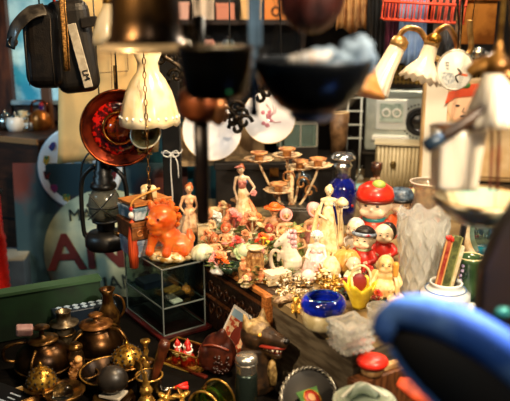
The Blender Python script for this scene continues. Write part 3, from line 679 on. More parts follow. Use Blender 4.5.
# yellow tulip basket
t = T('tulip_basket', 'yellow tulip-shaped porcelain basket with a cream loop handle', 'basket', 359, 307, z=B)
m = MB(); m.lathe([(0, 0), (7, 0), (7.5, 3), (11, 12), (14.5, 20), (15.5, 25), (14.4, 25), (13, 20), (9.5, 12), (6, 5), (0, 4)], n=60, fl=6, fa=.13, zw=3.2, fz=[0, 0, 0, .25, .7, 1, 1, .7, .25, 0, 0]); t.part('cup', m, YELLOW)
m = MB(); m.tube([(-6, 4, 18), (-8, 4, 32), (-4, 4, 41), (4, 4, 42), (10, 4, 35), (11, 4, 20)], 1.3, 8, sm=5); t.part('handle', m, CREAM)
m = MB(); m.ell((0, 6, 24), (8, 3, 10), n=12); t.part('lining', m, M('7d1a1a', .5))
bouquet('small red and dark green flower sprig right of the yellow basket', 378, 306, 15, 17, [RED, ORANGE], leafc=DGREEN, seed=11, n=5, basec=BLACK)
bouquet('dark green sprig with red bud left of the yellow basket', 345, 298, 15, 22, [M('a8382c', .4), M('8a4a2a', .4)], leafc=DGREEN, seed=12, n=4, basec=BLACK)
# laughing buddha
t = T('buddha_figurine', 'cream bald laughing figure with round belly beside the crystal vase', 'figurine', 384, 298, z=B, rot=(0, 0, R(-8)))
BUD = M('ecd19a', .4, c2='cfa25e', sc_=60, coat=.25)
m = MB(); m.ell((0, -1, 13), (14, 12, 12.5), n=20); m.ell((0, 0, 25), (11, 9, 8), n=16); m.ell((0, -1, 37), (8.4, 8.4, 9), n=18); m.ell((0, -4, 32.5), (7.4, 6, 5), n=14); m.ell((0, -9.6, 36.5), (1.6, 1.5, 1.5), n=8)
for sx in (-1, 1):
    m.ell((sx*8.4, 0, 35), (1.6, 2, 4), n=10); m.chain([(sx*10, 0, 26), (sx*14, -4, 18), (sx*9, -11, 14)], [4.2, 3.8, 2.6]); m.chain([(sx*8, -2, 5), (sx*15, -8, 4), (sx*5, -13, 3.5)], [6, 5, 3.6])
ex = MB()
for sx in (-1, 1): small_hand(ex, (sx*9, -12, 14), (-sx*1, -.3, -.2), 2.0)
b = t.part('body', m, BUD, remesh=.9, smooth=4, extra=ex); face(t, b, Vector((0, -1, 37)), 9, 0, lips='a5482c', eyes='5a3a22')
m = MB()
for sx in (-1, 1): m.tube([(sx*7, -3, 30), (sx*11, -9, 22), (sx*12, -11, 12), (sx*13, -9, 3)], [2, 3, 3.4, 3], 8, sm=4, flat=.5)
t.part('robe', m, M('f0dcae', .4, c2='d9b273', sc_=60))
m = MB(); m.chain([(9.6, -7, 38), (9.4, -7, 28)], [3.4, 3]); t.part('gourd', m, M('d99a3c', .4, coat=.3), remesh=.6, smooth=2)
# round things before it
t = T('gourd_ornament', 'round orange ribbed gourd ornament between tall lady and dolls', 'ornament', 346, 272, z=B)
t.part('body', MB().lathe([(0, 0), (9, 1), (13.5, 7), (13.5, 15), (9, 22), (0, 24)], n=60, fl=10, fa=.05), M('e2ae5c', .35, c2='c98a3c', sc_=40, coat=.4))
t.part('stem', MB().tube([(0, 0, 23), (1, 0, 27), (3, 0, 28)], 1.3, 7), M('8a6a34', .5))
t = T('pear_ornament', 'cream pear-shaped ornament at the foot of the tall cream lady', 'ornament', 330, 277, z=B)
t.part('body', MB().lathe([(0, 0), (8, 1), (11, 8), (9, 15), (5, 21), (0, 23)], n=30), CREAM); t.part('stem', MB().tube([(0, 0, 22), (1, 0, 26)], .9, 6), M('8a6a34', .5))
# dolls
def doll(label, px, py, h, hr, coat, rz=0, hatf=None, hairk=None, head=None, skin=SKINW, name='doll', facek={}, arms=True, roll=0, collar=None):
    t = T(name, label, 'doll', px, py, z=B, rot=(0, roll, rz)); hz = h-hr
    m = MB(); m.ell((0, 0, hz), (hr*.98, hr*.95, hr*.95), n=20); m.ell((0, -hr*.2, hz-hr*.35), (hr*.9, hr*.78, hr*.62), n=16); m.ell((0, -hr*.98, hz-hr*.18), (hr*.12, hr*.12, hr*.11), n=8)
    for sx in (-1, 1): m.ell((sx*hr*.97, .08*hr, hz-hr*.12), (hr*.14, hr*.22, hr*.25), n=8); m.ell((sx*.5*hr, -.72*hr, hz-.42*hr), (.3*hr, .25*hr, .26*hr), n=10)
    m.chain([(0, 0, hz-hr*.8), (0, 0, hz-hr*1.25)], [hr*.45, hr*.5])
    b = t.part('head', m, skin, remesh=hr*.09, smooth=4); face(t, b, Vector((0, 0, hz)), hr*.98, 0, **facek)
    th = hz-hr*.9
    m = MB(); m.lathe([(0, 0), (hr*1.0, 0), (hr*1.05, th*.3), (hr*.95, th*.6), (hr*.72, th*.9), (hr*.4, th), (0, th)], n=24); b2 = t.part('coat', m, coat)
    if arms:
        for sx in (-1, 1):
            m = MB(); m.chain([(sx*hr*.75, 0, th*.82), (sx*hr*1.25, -hr*.35, th*.5), (sx*hr*.85, -hr*.95, th*.42)], [hr*.32, hr*.32, hr*.28]); t.part('sleeve', m, coat, remesh=hr*.12, smooth=2)
            m = MB(); small_hand(m, (sx*hr*.8, -hr*1.05, th*.42), (-sx, -.5, .1), hr*.16); t.part('hand', m, skin)
    if collar: t.part('collar', MB().ring((0, 0, th*.97), hr*.55, hr*.16, n=20), collar)
    if hatf: hatf(t, hr, hz)
    if hairk: hairk(t, hr, hz)
    return t
def redhat(t, r, hz):
    m = MB(); m.mat(0).lathe([(r*1.06, hz+r*.22), (r*1.14, hz+r*.5), (r*1.0, hz+r*.95), (r*.55, hz+r*1.25), (0, hz+r*1.32)], n=30)
    h_ = t.part('hat', m, M('e0301a', .3, c2='b81a12', sc_=30, coat=.5))
    t.part('hat_band', MB().ring((0, 0, hz+r*.26), r*1.04, r*.1, n=30), M('5a1d10', .4), parent=h_)
    m = MB(); m.ell((r*.25, -r*.3, hz+r*1.2), (r*.42, r*.42, r*.3), n=14); t.part('pompom', m, M('9aab4c', .45), parent=h_)
doll('largest porcelain doll in a red hat with green top knot', 373, 243, 58, 16.5, M('cf3b22', .35, coat=.4), R(-22), redhat, collar=M('2f8f90', .35), facek=dict(lips='b5322a'))
def bluehat(t, r, hz):
    m = MB(); m.lathe([(r*1.08, hz+r*.3), (r*1.12, hz+r*.55), (r*.8, hz+r*1.1), (0, hz+r*1.25)], n=24, fl=8, fa=.04); h_ = t.part('hat', m, M('54697e', .4, c2='2c3a4a', sc_=60))
    t.part('hat_band', MB().ring((0, 0, hz+r*.3), r*1.04, r*.12, n=24), BLACK, parent=h_)
doll('porcelain doll in a slate blue cap behind the crystal vase', 399, 232, 43, 12.5, M('c65a2c', .35, coat=.3), R(20), bluehat)
def darkhair(t, r, hz):
    m = MB(); m.ell((0, r*.25, hz+r*.2), (r*1.05, r*.95, r*.95), n=16); m.ell((0, -r*.3, hz+r*.78), (r*.75, r*.5, r*.3), n=12); h_ = t.part('hair', m, HAIRB)
def band(t, r, hz):
    darkhair(t, r, hz)
    t.part('headband', MB().ring((0, 0, hz+r*.42), r*.98, r*.17, rot=(R(-10), 0, 0), n=24), M('8fa0b4', .35, c2='46566a', sc_=80))
    m = MB(); m.rose((r*.6, -r*.8, hz+r*.55), r*.32); t.part('flower', m, RED)
doll('small white-faced doll with blue headband and dark hair, front of the doll group', 363, 266, 40, 11, M('c92a20', .35, coat=.4), R(-28), None, band, collar=GREENL)
doll('small doll lying with pale round head under the red-hatted doll', 354, 252, 34, 8.5, M('e8e2d8', .35), R(-35), None, lambda t, r, hz: t.part('cap', MB().ell((0, r*.3, hz+r*.25), (r*1.03, r*.9, r*.9), n=14), M('7f93a8', .35, c2='e8e2d6', sc_=60)))
doll('small doll with dark side hair in red clothes, left of the crystal vase', 383, 258, 36, 10, M('c8281e', .35, coat=.4), R(-12), None, lambda t, r, hz: t.part('hair', MB().ell((r*.35, r*.35, hz+r*.1), (r*.9, r*.85, r*.98), n=14), HAIRB))
doll('tiny bald white doll left of the red bead cluster', 353, 279, 24, 7.5, M('cfd8a8', .4), R(15))
bouquet('red bead cluster below the headband doll', 368, 279, 17, 14, [RED, M('d8321c', .3, coat=.4)], seed=14, n=6)
# cobalt bottle with painted characters
t = T('cobalt_bottle', 'cobalt blue porcelain bottle with silver cap and white brush characters', 'bottle', 341, 222, z=B)
m = MB(); m.lathe([(0, 0), (11, 0), (13, 3), (14.5, 16), (14.5, 32), (12.5, 41), (8, 45), (7.5, 47), (0, 47)], n=36); b = t.part('body', m, COBALT)
m = MB(); m.lathe([(8, 46), (8, 55), (9.5, 57), (9.5, 58.5), (8, 60), (8.4, 63), (12, 64), (12.2, 66), (9, 70), (0, 71)], n=30); t.part('cap', m, M('cfd3d4', .2, .9, c2='8f979c', sc_=40))
m = MB()
for k, (x, z_) in enumerate(((-7, 24), (1, 22))):
    for dx, dz, wx, wz_ in ((0, 3, 6, 1.1), (0, 0, 6.4, 1.1), (0, -3, 5.4, 1.1), (-1.4, 0, 1.1, 8), (1.6, .6, 1.1, 6), (2.6, -2.8, 2.2, 1.1)):
        xx = x+dx+(k*.4 if dz else 0); a = math.asin(max(-1, min(1, xx/14.6))); m.box((14.7*math.sin(a), -14.7*math.cos(a), z_+dz), (wx, .8, wz_), (0, 0, a))
t.part('lettering', m, M('eceef2', .3), parent=b)
t.part('seal', MB().ell((9, -11.5, 20), (1.6, 1, 1.6)), RED, parent=b)
# dark flask, tin box, little vase
t = T('stoppered_bottle', 'dark bottle with a grey domed lid between candelabra and blue bottle', 'bottle', 302, 217, z=B)
t.part('body', MB().lathe([(0, 0), (8, 0), (8, 20), (6, 26), (5, 34), (5.5, 37), (0, 37)], n=24), M('12161a', .2, coat=.5))
t.part('lid', MB().lathe([(5, 36), (8.5, 38), (9, 40), (6.5, 43.5), (1.5, 45), (1.5, 47), (0, 48)], n=24), M('5f6a70', .25, .8))
t = T('tin_box', 'dull grey metal box behind the hatted child figurines', 'box', 303, 229, z=B, rot=(0, 0, R(-6)))
t.part('body', MB().box((0, 8, 10), (50, 22, 20)), M('6a675f', .35, .6, c2='3d3a34', sc_=30), bevel=1); t.part('lid', MB().box((0, 8, 21.6), (52, 24, 3)), M('4a4843', .35, .6), bevel=.8)
t = T('bud_vase', 'small brown glazed bud vase in front of the ribbed heater', 'vase', 375, 206, z=B)
t.part('body', MB().lathe([(0, 0), (5, 0), (7, 8), (6, 16), (4, 22), (3.6, 32), (5.4, 38), (5.6, 44), (4.4, 44), (3.6, 38), (0, 34)], n=24), M('6a3a20', .25, c2='2f1a10', sc_=40, coat=.5))
m = MB()
for i in range(6): m.ell((4.5*math.cos(i), 4.5*math.sin(i)-1, 24+i), 2.2, n=8)
t.part('beads', m, M('a88a6c', .35))
# candelabra
t = T('candelabra', 'rusty cream iron candelabra with five wavy drip pans', 'candelabra', 291, 226, z=B)
RUST = M('d9c39a', .5, c2='8a5a34', sc_=70, thr=(.45, .62), bump=.2)
t.part('stem', MB().lathe([(0, 0), (12, 0), (11, 3), (4, 6), (2.4, 14), (3.4, 22), (2, 30), (2.6, 48), (1.8, 60), (0, 62)], n=20), RUST)
for i, (px, py, dy, s_) in enumerate(((259, 160, -4, 1.0), (287, 156, 3, 1.08), (278.5, 191, -14, 1.0), (318, 166, -3, 1.0), (300, 168, 12, .8))):
    c = t.loc(px, py, dy); x, y, z_ = c
    m = MB(); m.tube([(0, 0, 18+5*(i % 3)), (x*.4, y*.4, z_*.3+6), (x*.85, y*.85, z_-14), (x, y, z_-2)], 1.3, 7, sm=5); a_ = t.part('arm', m, RUST)
    m = MB(); m.lathe([(0, z_-2.5), (4, z_-2.5), (11, z_-.6), (14.4, z_+1.4), (14.2, z_+2), (10, z_+.4), (4, z_-.6), (0, z_-.6)], o=(x, y, 0), n=48, fl=10, fa=.05*s_); t.part('drip_pan', m, RUST, parent=a_)
    m = MB(); m.lathe([(0, z_-.6), (4.2, z_-.4), (4.2, z_+5), (8, z_+6.2), (8.6, z_+8), (7, z_+8), (4, z_+6.4), (0, z_+6)], o=(x, y, 0), n=24); t.part('candle_cup', m, M('c9925a', .45, c2='8a5430', sc_=60), parent=a_)
m = MB()
for k, (x, z_) in enumerate(((-12, 40), (10, 44), (18, 36), (-4, 50))): m.tube([(x+7*math.cos(j*.5)*(1-j/16), -2, z_+8*math.sin(j*.5)*(1-j/16)) for j in range(15)], 1.1, 6)
t.part('scroll', m, M('a8743c', .4, .3, c2='6a4020', sc_=70))
# vases
t = T('glass_vase', 'clear smoky glass vase with round belly and flared lip', 'vase', 424, 244, z=B)
m = MB(); m.lathe([(0, 0), (12, 0), (18, 8), (20.5, 20), (18, 34), (13.5, 44), (12.5, 54), (14, 60), (17.5, 64), (16.5, 64.5), (12.6, 60), (11, 53), (12.4, 44), (16.5, 34), (19, 20), (16.5, 9), (10, 3), (0, 2.4)], n=48); t.part('body', m, M('efe4d6', .05, trans=.8, glassy=.6, coat=1))
t.part('lip', MB().ring((0, 0, 64), 17, .9, n=40, k=6), M('f4e8d8', .1, trans=.5))
t = T('crystal_vase', 'tall cut crystal vase with scalloped rim, right of the cream bald figure', 'vase', 419, 295, z=B)
m = MB(); m.lathe([(0, 0), (15, 0), (17, 3), (15.5, 8), (17, 20), (20, 38), (22.5, 58), (24.5, 74), (26, 85), (24.4, 84), (22.5, 72), (20, 56), (17.5, 38), (14, 18), (11, 9), (0, 7)], n=64, fl=8, fa=.05, zw=3, fz=[0]*7+[.5, 1, 1, .5]+[0]*5); t.part('body', m, CRYST, flat=True)
m = MB()
for i in range(12):
    for k in range(5):
        r_ = 16.6+k*1.75; m.X = Matrix.Rotation((i+.5*(k % 2))*PI/6, 4, 'Z'); z_ = 13+k*13; m.prism([(-4, z_), (0, z_+9), (4, z_), (0, z_-9)], -r_-1.6, -r_+.6)
t.part('cut_diamonds', m, CRYST)
m = MB()
for i in range(8):
    m.X = Matrix.Rotation(i*PI/4, 4, 'Z'); m.ring((0, -24.2, 74), 6, 1.1, rot=(R(84), 0, 0), n=18, k=6, sx=.8)
t.part('cut_loops', m, CRYST)
t = T('white_pot', 'squat white porcelain pot with blue line holding the brocade cases', 'pot', 444, 310, z=B)
m = MB(); m.lathe([(0, 0), (14, 0), (20, 4), (25, 12), (24, 20), (17, 25), (15, 28), (16.5, 30), (15, 31), (13.4, 28), (16, 23), (20, 14), (14, 5), (0, 3)], n=44); b = t.part('body', m, M('e8eaec', .15, c2='cfd8de', sc_=20, coat=.7))
t.part('blue_line', MB().ring((0, 0, 23), 19.8, .7, n=40, k=6), M('4a6a9a', .3), parent=b)
po = t
def stick(name, label, px0, py0, px1, py1, w, d, mats, cat='case', dy=0, knob=None):
    a = po.loc(px0, py0, dy); bb = po.loc(px1, py1, dy); L = (bb-a).length; th = math.atan2(bb.x-a.x, bb.z-a.z)
    p = po.p+Vector(a)*po.u
    t = T(name, label, cat, p=p, u=po.u, rot=(0, th, R(4)))
    t.part('body', MB().box((0, 0, L/2), (w, d, L)), mats[0], bevel=.7)
    t.part('border', MB().box((-w/2, -d/2, L/2), (1.2, 1.2, L*.98)).box((w/2, -d/2, L/2), (1.2, 1.2, L*.98)), mats[1])
    if knob: 
        m = MB()
        for i in range(5): m.ell((rnd.uniform(-3, 3), -d/2, L+rnd.uniform(-3, 2)), 2.2, n=8)
        t.part('tassel_knot', m, knob)
stick('brocade_case', 'red brocade case slanting out of the white pot', 434, 298, 450, 238, 5.5, 4, [M('8a2018', .5, c2='b8583c', sc_=120), M('d9a060', .4)], knob=M('c8281c', .4), dy=-5)
stick('brocade_case', 'olive green brocade case slanting out of the white pot', 441, 298, 458, 236, 9, 4, [M('6f7440', .5, c2='454a28', sc_=120), M('a8a468', .4)], dy=1)
stick('letter_opener', 'pale ivory paper knife beside the green brocade case', 447, 298, 463, 246, 3, 2, [IVORY, IVORY], cat='knife', dy=5)
stick('fan_case', 'black lacquer fan case at the back of the white pot', 450, 297, 464, 224, 5, 3, [BLACK, M('3a302a', .4)], dy=8)
t = T('green_vase', 'dark green glazed cylinder vase right of the white pot', 'vase', 467, 304, z=B)
t.part('body', MB().lathe([(0, 0), (9, 0), (10, 3), (9.6, 20), (10, 38), (12.4, 46), (13.4, 50), (11.4, 50), (9.4, 45), (8, 38), (7.6, 6), (0, 5)], n=36), M('3c5632', .15, c2='1c3422', sc_=25, coat=.8))
t.part('lip', MB().ring((0, 0, 50), 12.4, .9, n=36, k=6), M('c9b88a', .3))
m = MB()
for i in range(6): m.ell((-11+rnd.uniform(-2, 2), -7, 18+i*5), (1.8, 1.8, 1.8), n=8)
t.part('bead_string', m, M('6a4a8a', .3, c2='d8c8e0', sc_=150))
solo('teal_jar', MB().lathe([(0, 0), (10, 0), (13, 10), (13, 34), (9, 44), (6, 47), (7.5, 52), (0, 52)], n=30), M('167a92', .2, c2='0f5566', sc_=30, coat=.6), 'teal glazed jar behind the green vase', 'jar', 481, 296, z=B)
solo('white_dish', MB().lathe([(0, 0), (8, 0), (13, 5), (14, 9), (12.6, 9), (11, 5), (0, 2)], n=30, fl=6, fa=.04), M('dfe6e2', .2, coat=.6), 'small white dish in front of the green vase', 'dish', 470, 316, z=B)
t = T('mirror', 'oval table mirror in an arched cream frame behind the green vase', 'mirror', 482, 262, z=B, rot=(R(-14), 0, R(-30)))
t.part('frame', MB().ring((0, 0, 32), 24, 4.2, rot=(R(90), 0, 0), n=36, sx=.82, sy=1.25), M('e8d9b8', .35, c2='c9a878', sc_=30, coat=.3)); t.part('glass', MB().lathe([(0, -1), (23, -1), (23, 1), (0, 1)], o=(0, 0, 32), rot=(R(90), 0, 0), n=36, sx=.82, sy=1.25), M('7fa6b0', .05, .9)); t.part('foot', MB().box((0, 4, 1.4), (22, 12, 2.8)), CREAM)

t = T('added_dark_chest', 'long black chest added to darken the back of the bench behind the candelabra', 'chest', p=(.065, 2.385, B), u=1.0)
DC = M('0c0a09', .6, c2='14100d', sc_=12, spec=.3)  # chest is an added dark shape, blackens the gap behind the candelabra
t.part('body', MB().box((0, 0, .065), (.40, .10, .13)), DC, bevel=.003); t.part('lid', MB().box((0, 0, .143), (.41, .11, .024)), DC, bevel=.003); t.part('latch', MB().box((0, -.053, .125), (.03, .006, .03)), BRASSD); t.part('blue_stud', MB().ell((-.10, -.051, .09), (.010, .004, .010)), M('4a7ab0', .2, coat=1))
# ================================================================= lower table: brass, pots, acrylic case
Z0 = .651
# acrylic display case
ca = Vector((-.244, 1.719)); ang = math.atan2(.073, .105)
W_, D_, H_ = .128, .228, .185
t = T('acrylic_display_case', 'clear acrylic display case with one inner shelf below the amber lion', 'display case', p=(ca.x, ca.y, Z0+.012), u=1.0, rot=(0, 0, ang))
ACR = M('dfe8e6', .04, trans=1, glassy=.86)
EDGE = M('9aa4a2', .12, coat=.5, glassy=.6)
th = .003
for nm, c, d in (('front_panel', (W_/2, th/2, H_/2), (W_, th, H_)), ('back_panel', (W_/2, D_-th/2, H_/2), (W_, th, H_)), ('side_panel', (th/2, D_/2, H_/2), (th, D_-2*th, H_)), ('side_panel', (W_-th/2, D_/2, H_/2), (th, D_-2*th, H_)), ('top_panel', (W_/2, D_/2, H_+th/2), (W_, D_, th)), ('shelf', (W_/2, D_/2, H_*.42), (W_-2*th, D_-2*th, th)), ('bottom_panel', (W_/2, D_/2, th/2), (W_-2*th, D_-2*th, th))):
    t.part(nm, MB().box(c, d), ACR)
m = MB(); r_ = .0032
for x in (0, W_):
    for y in (0, D_): m.box((x, y, H_/2), (r_, r_, H_))
for z in (0, H_*.42, H_+th):
    for y in (0, D_): m.box((W_/2, y, z), (W_, r_, r_))
    for x in (0, W_): m.box((x, D_/2, z), (r_, D_, r_))
t.part('polished_edges', m, EDGE)
case_M = Matrix.Translation((ca.x, ca.y, Z0+.012)) @ Matrix.Rotation(ang, 4, 'Z')
def incase(x, y, z): return case_M @ Vector((x, y, z))
# red tray under the case
solo('lacquer_tray', MB().box((W_/2, D_/2-.004, .0055), (W_+.03, D_+.02, .010)), M('4a1010', .35, c2='2a0a08', sc_=20), 'thin dark red lacquer tray under the acrylic case', 'tray', p=(ca.x, ca.y, Z0), u=1.0, rot=(0, 0, ang), bevel=.002)
def incase_box(label, x, y, z, d, mat, rz=0): solo('small_box', MB().box((0, 0, d[2]/2), d), mat, label, 'box', p=incase(x, y, z), u=1.0, rot=(0, 0, ang+rz), bevel=.001)
zs = H_*.42+.002
incase_box('flat black box on the shelf inside the acrylic case', .066, .075, zs, (.062, .06, .012), BLACK, .2)
incase_box('gold foil box lying on the flat black box inside the acrylic case', .064, .07, zs+.0125, (.045, .03, .008), M('c99a45', .4, .3, c2='8a6020', sc_=200), .3)
incase_box('white card in front of the black box inside the acrylic case', .05, .02, zs, (.03, .02, .006), WHITE, .1)
incase_box('dark blue box at the back of the shelf inside the acrylic case', .05, .17, zs, (.07, .06, .02), M('1a2438', .4))
incase_box('black box at the bottom of the acrylic case', .06, .12, .004, (.07, .12, .022), BLACK)
t = T('snuff_bottle', 'small orange snuff bottle on the shelf inside the acrylic case', 'bottle', p=incase(.104, .06, zs), u=.0022)
t.part('body', MB().lathe([(0, 0), (5, 0), (6.5, 4), (5, 9), (2, 10.5), (0, 10.5)], n=20), M('d98a3c', .2, coat=.5)); t.part('stopper', MB().ell((0, 0, 12), 2, n=10), BRASS)
# amber guardian lion
p = incase(.062, .075, H_+.0035)
t = T('lion_statuette', 'translucent amber orange guardian lion on a pale gilt base', 'statuette', p=p, u=unit(p), rot=(0, 0, R(-18)))
AMB = M('ff8c30', .1, trans=.45, c2='f0641a', sc_=30, coat=1, sub=.3)
m = MB(); m.chain([(11, 3, 14), (4, 0, 20), (-3, -3, 28)], [12, 11.5, 11]); m.ell((-4, -4, 42), (15, 14, 14.5), n=20); m.ell((-7, -15, 38), (9, 7, 7)); m.ell((-7, -14, 31), (7, 5.5, 4.5))
for sx in (-1, 1):
    m.chain([(-4+sx*8, -7, 24), (-5+sx*9, -11, 14), (-5+sx*9, -14, 9)], [6, 4.6, 5]); m.chain([(10+sx*8, 4, 14), (9+sx*9, -4, 9)], [7.5, 6]); m.ell((-5+sx*11, -4, 54), (4, 3, 5)); m.ell((-7+sx*6.5, -17, 44), (3, 3, 3))
m.ell((-7, -21.5, 41), (4, 3, 2.6))
b = t.part('body', m, AMB, remesh=1.1, smooth=3)
m = MB()
for i in range(22):
    a = i*2*PI/11; rr = 14.5 if i < 11 else 11; m.tube([(-4+rr*math.cos(a)+2.2*math.cos(j*.9)*(1-j/9), 3+(i >= 11)*6, 42+rr*math.sin(a)+2.2*math.sin(j*.9)*(1-j/9)) for j in range(8)], 2.1, 6)
t.part('mane', m, AMB)
m = MB(); m.chain([(18, 6, 14), (21, 7, 20), (19, 8, 27)], [5, 5, 3]); t.part('tail', m, AMB, remesh=1, smooth=2)
for sx in (-1, 1): t.part('eye', MB().ell((-7+sx*6, -19.5, 44.5), (1.6, 1, 1.6)), M('5a1405', .2), parent=b)
m = MB(); m.lathe([(0, 0), (22, 0), (24, 3), (21, 7), (15, 9), (0, 9)], n=40, fl=9, fa=.06, sy=.75)
for i in range(18):
    a = i*.35; m.tube([(20*math.cos(a)+3.4*math.cos(j*.8+i)*(1-j/10), 15*math.sin(a)-1, 5+3.4*math.sin(j*.8+i)*(1-j/10)) for j in range(9)], 1.4, 6)
t.part('base', m, M('f0dcae', .25, .4, c2='c08a3a', sc_=70, bump=.2))
# stacked boxes behind the lion
p0 = incase(.04, .165, H_+.0035)
zz = 0
for i, (w_, d_, h_, c_, lb) in enumerate(((44, 34, 17, M('b9c2cc', .35, c2='6a7c92', sc_=40, coat=.3), 'pale blue-grey patterned box, bottom of the stack behind the amber lion'), (46, 36, 18, M('8a5428', .45, c2='5f3414', sc_=50), 'brown carved wooden box, second in the stack behind the amber lion'), (42, 33, 12, M('c4ccd2', .3, c2='5a7a8a', sc_=45, coat=.3), 'silver-blue printed box, third in the stack behind the amber lion'))):
    u_ = unit(p0); t = T('trinket_box', lb, 'box', p=p0+Vector((0, 0, zz*u_)), u=u_, rot=(0, 0, ang+R(-6+i*5)))
    t.part('body', MB().box((0, 0, h_*.36), (w_, d_, h_*.72)), c_, bevel=.7); t.part('lid', MB().box((0, 0, h_*.85), (w_+1, d_+1, h_*.26)), c_, bevel=.6)
    if i == 1:
        m = MB()
        for k in range(4): m.ring((-15+k*10, -d_/2-.4, h_*.36), 3, .7, rot=(R(90), 0, 0), n=14, k=5)
        t.part('carving', m, WOODO)
    if i == 2: t.part('green_sticker', MB().ell((-3, -d_/2-.1, h_*.36), (6, .6, 3.4)), M('4fae2a', .4))
    zz += h_+1.4
solo('wooden_tray', MB().box((0, 0, 1.5), (42, 33, 3)).box((0, -15.5, 3.4), (42, 2, 2)), WOODO, 'thin yellow wooden tray topping the stack behind the amber lion', 'tray', p=p0+Vector((0, 0, zz*u_)), u=u_, rot=(0, 0, ang+R(4)), bevel=.4)
zt = zz+4.6
t = T('ivory_carving', 'small cream carved block on the wooden tray atop the stacked boxes', 'carving', p=p0+Vector((.012, -.005, (zz+3.2)*u_)), u=u_, rot=(0, 0, R(15)))
m = MB(); m.box((0, 0, 5), (15, 11, 9)); m.ell((-3, 0, 10), (5, 4, 4)); m.ell((4, 0, 9), (4, 4, 4)); m.roughen(.8, .3); t.part('block', m, CREAM, remesh=.8, smooth=2); t.part('inlay', MB().box((0, -5.6, 5), (10, .6, 5)), IVORY)
t = T('tassel', 'orange silk tassel with white bead hanging from the box stack', 'tassel', p=incase(-.018, .13, H_+.02), u=u_)
m = MB(); m.lathe([(3, 26), (4.5, 14), (4.8, 0), (4, -16), (0, -16)], n=30, fl=10, fa=.08); m.lathe([(0, 26), (3, 26), (3.2, 30), (0, 33)], n=16); t.part('fringe', m, M('d8501c', .6, c2='a8340c', sc_=40, stretch=(6, 6, .4)))
t.part('bead', MB().ell((0, 0, 37), 3.6), WHITE); t.part('red_bead', MB().ell((0, 0, 43), 2.6), RED); t.part('cord', MB().tube([(0, 0, 40), (1, 1, 50), (14, 6, 57), (26, 12, 60.5)], 1.1, 6, sm=4), M('c88a3c', .6))
# glass tray of red and white figures
pB = onz(187, 364, Z0); uB = unit(pB)
t = T('glass_box', 'small open glass box of red and white ornaments beside the wooden pipe', 'box', p=pB, u=uB, rot=(0, 0, R(-32)))
for nm, c, d in (('front_panel', (0, -13, 9), (44, 1, 18)), ('back_panel', (0, 13, 9), (44, 1, 18)), ('side_panel', (-22, 0, 9), (1, 25, 18)), ('side_panel', (22, 0, 9), (1, 25, 18))): t.part(nm, MB().box(c, d), M('e2d9a8', .08, trans=1, glassy=.7))
t.part('bottom_panel', MB().box((0, 0, .6), (44, 26, 1.2)), M('d8b98a', .3)); 
m = MB()
for sx in (-1, 1): m.box((0, sx*13, 18.3), (45, 1.6, 1.2)); m.box((sx*22, 0, 18.3), (1.6, 26, 1.2))
t.part('gilt_rim', m, BRASS)
gm = Matrix.Translation(pB) @ Matrix.Rotation(R(-32), 4, 'Z')
for i, (x, y, s_) in enumerate(((-13, 3, 1), (-3, 4, 1.1), (6, 0, 1), (14, 5, .9), (2, -7, .8), (-10, -7, .8))):
    t = T('santa_ornament', 'red and white capped ornament in the small glass box', 'ornament', p=gm @ Vector((x*uB, y*uB, 1.5*uB)), u=uB*s_, rot=(.2, 0, rnd.uniform(-1, 1)), group='red and white ornaments in the small glass box')
    t.part('body', MB().lathe([(0, 0), (4.6, 0), (5, 6), (3.6, 12), (0, 13)], n=16), RED); h_ = t.part('head', MB().ell((0, -.6, 14.5), 3.6), SKINW); t.part('beard', MB().ell((0, -2.4, 12.6), (3, 2, 2.8)), WHITE); t.part('hat', MB().lathe([(3.6, 16), (3, 19), (0, 25)], n=14), RED); t.part('hat_trim', MB().ring((0, 0, 16.2), 3.4, 1.1, n=14, k=6), WHITE)
solo('red_tray', MB().box((0, 0, 1), (60, 5, 2.4)), M('5a1c12', .35), 'dark red wooden ruler lying before the small glass box', 'ruler', 184, 369, z=Z0, rot=(0, 0, R(-38)), bevel=.5)
# ---------------- pots
def pot(label, px, py, r, h, lidr, knobh, knobr, rz=0, lidm=BRASSD, neck=.5):
    t = T('bronze_pot', label, 'pot', px, py, z=Z0, rot=(0, 0, rz))
    m = MB(); m.lathe([(0, 0), (r*.72, 0), (r*.97, h*.14), (r*1.02, h*.42), (r*.94, h*.66), (r*.66, h*.86), (r*neck, h*.93), (r*neck, h), (0, h)], n=44); b = t.part('body', m, BRONZE)
    m = MB(); m.lathe([(0, h), (lidr, h), (lidr*1.05, h+1.5), (lidr*.7, h+3), (2.6, h+4.4), (2.2, h+knobh), (knobr*.7, h+knobh+.6), (knobr, h+knobh+1.8), (knobr*.7, h+knobh+3.2), (0, h+knobh+3.6)], n=34); t.part('lid', m, lidm)
    for a in (-.5, 2.6):
        m = MB(); m.X = Matrix.Rotation(a, 4, 'Z'); m.tube([(0, -r*.62, h*.9), (0, -r*1.0, h*.72), (0, -r*1.1, h*.4), (0, -r*1.0, h*.12)], 1.5, 7, sm=4); t.part('strap', m, BRASSD, parent=b)
    t.part('band', MB().ring((0, 0, h*.3), r*1.03, .9, n=44, k=6), BRASSD, parent=b)
    return t
t = pot('bronze lidded pot with flat disc knob, leftmost on the low table', 45, 373, 27, 36, 15, 12, 8.5, rz=.4)
m = MB(); m.tube([(-27, 0, 18), (-36, 0, 22), (-36, 0, 33), (-26, 0, 37), (-14, 0, 36)], 1.7, 8, sm=5); t.part('handle', m, BRASSD)
t2 = pot('bronze lidded pot with an orange-brown flat lid beside the green board', 98, 357, 25, 35, 16, 9, 7.5, rz=-.3, lidm=M('8a5a2a', .4, .6, c2='5a3414', sc_=60))
m = MB(); m.tube([(14, 0, 34), (26, -2, 34), (34, -2, 24), (34, -2, 12)], 1.7, 8, sm=5); t2.part('handle', m, BRASSD)
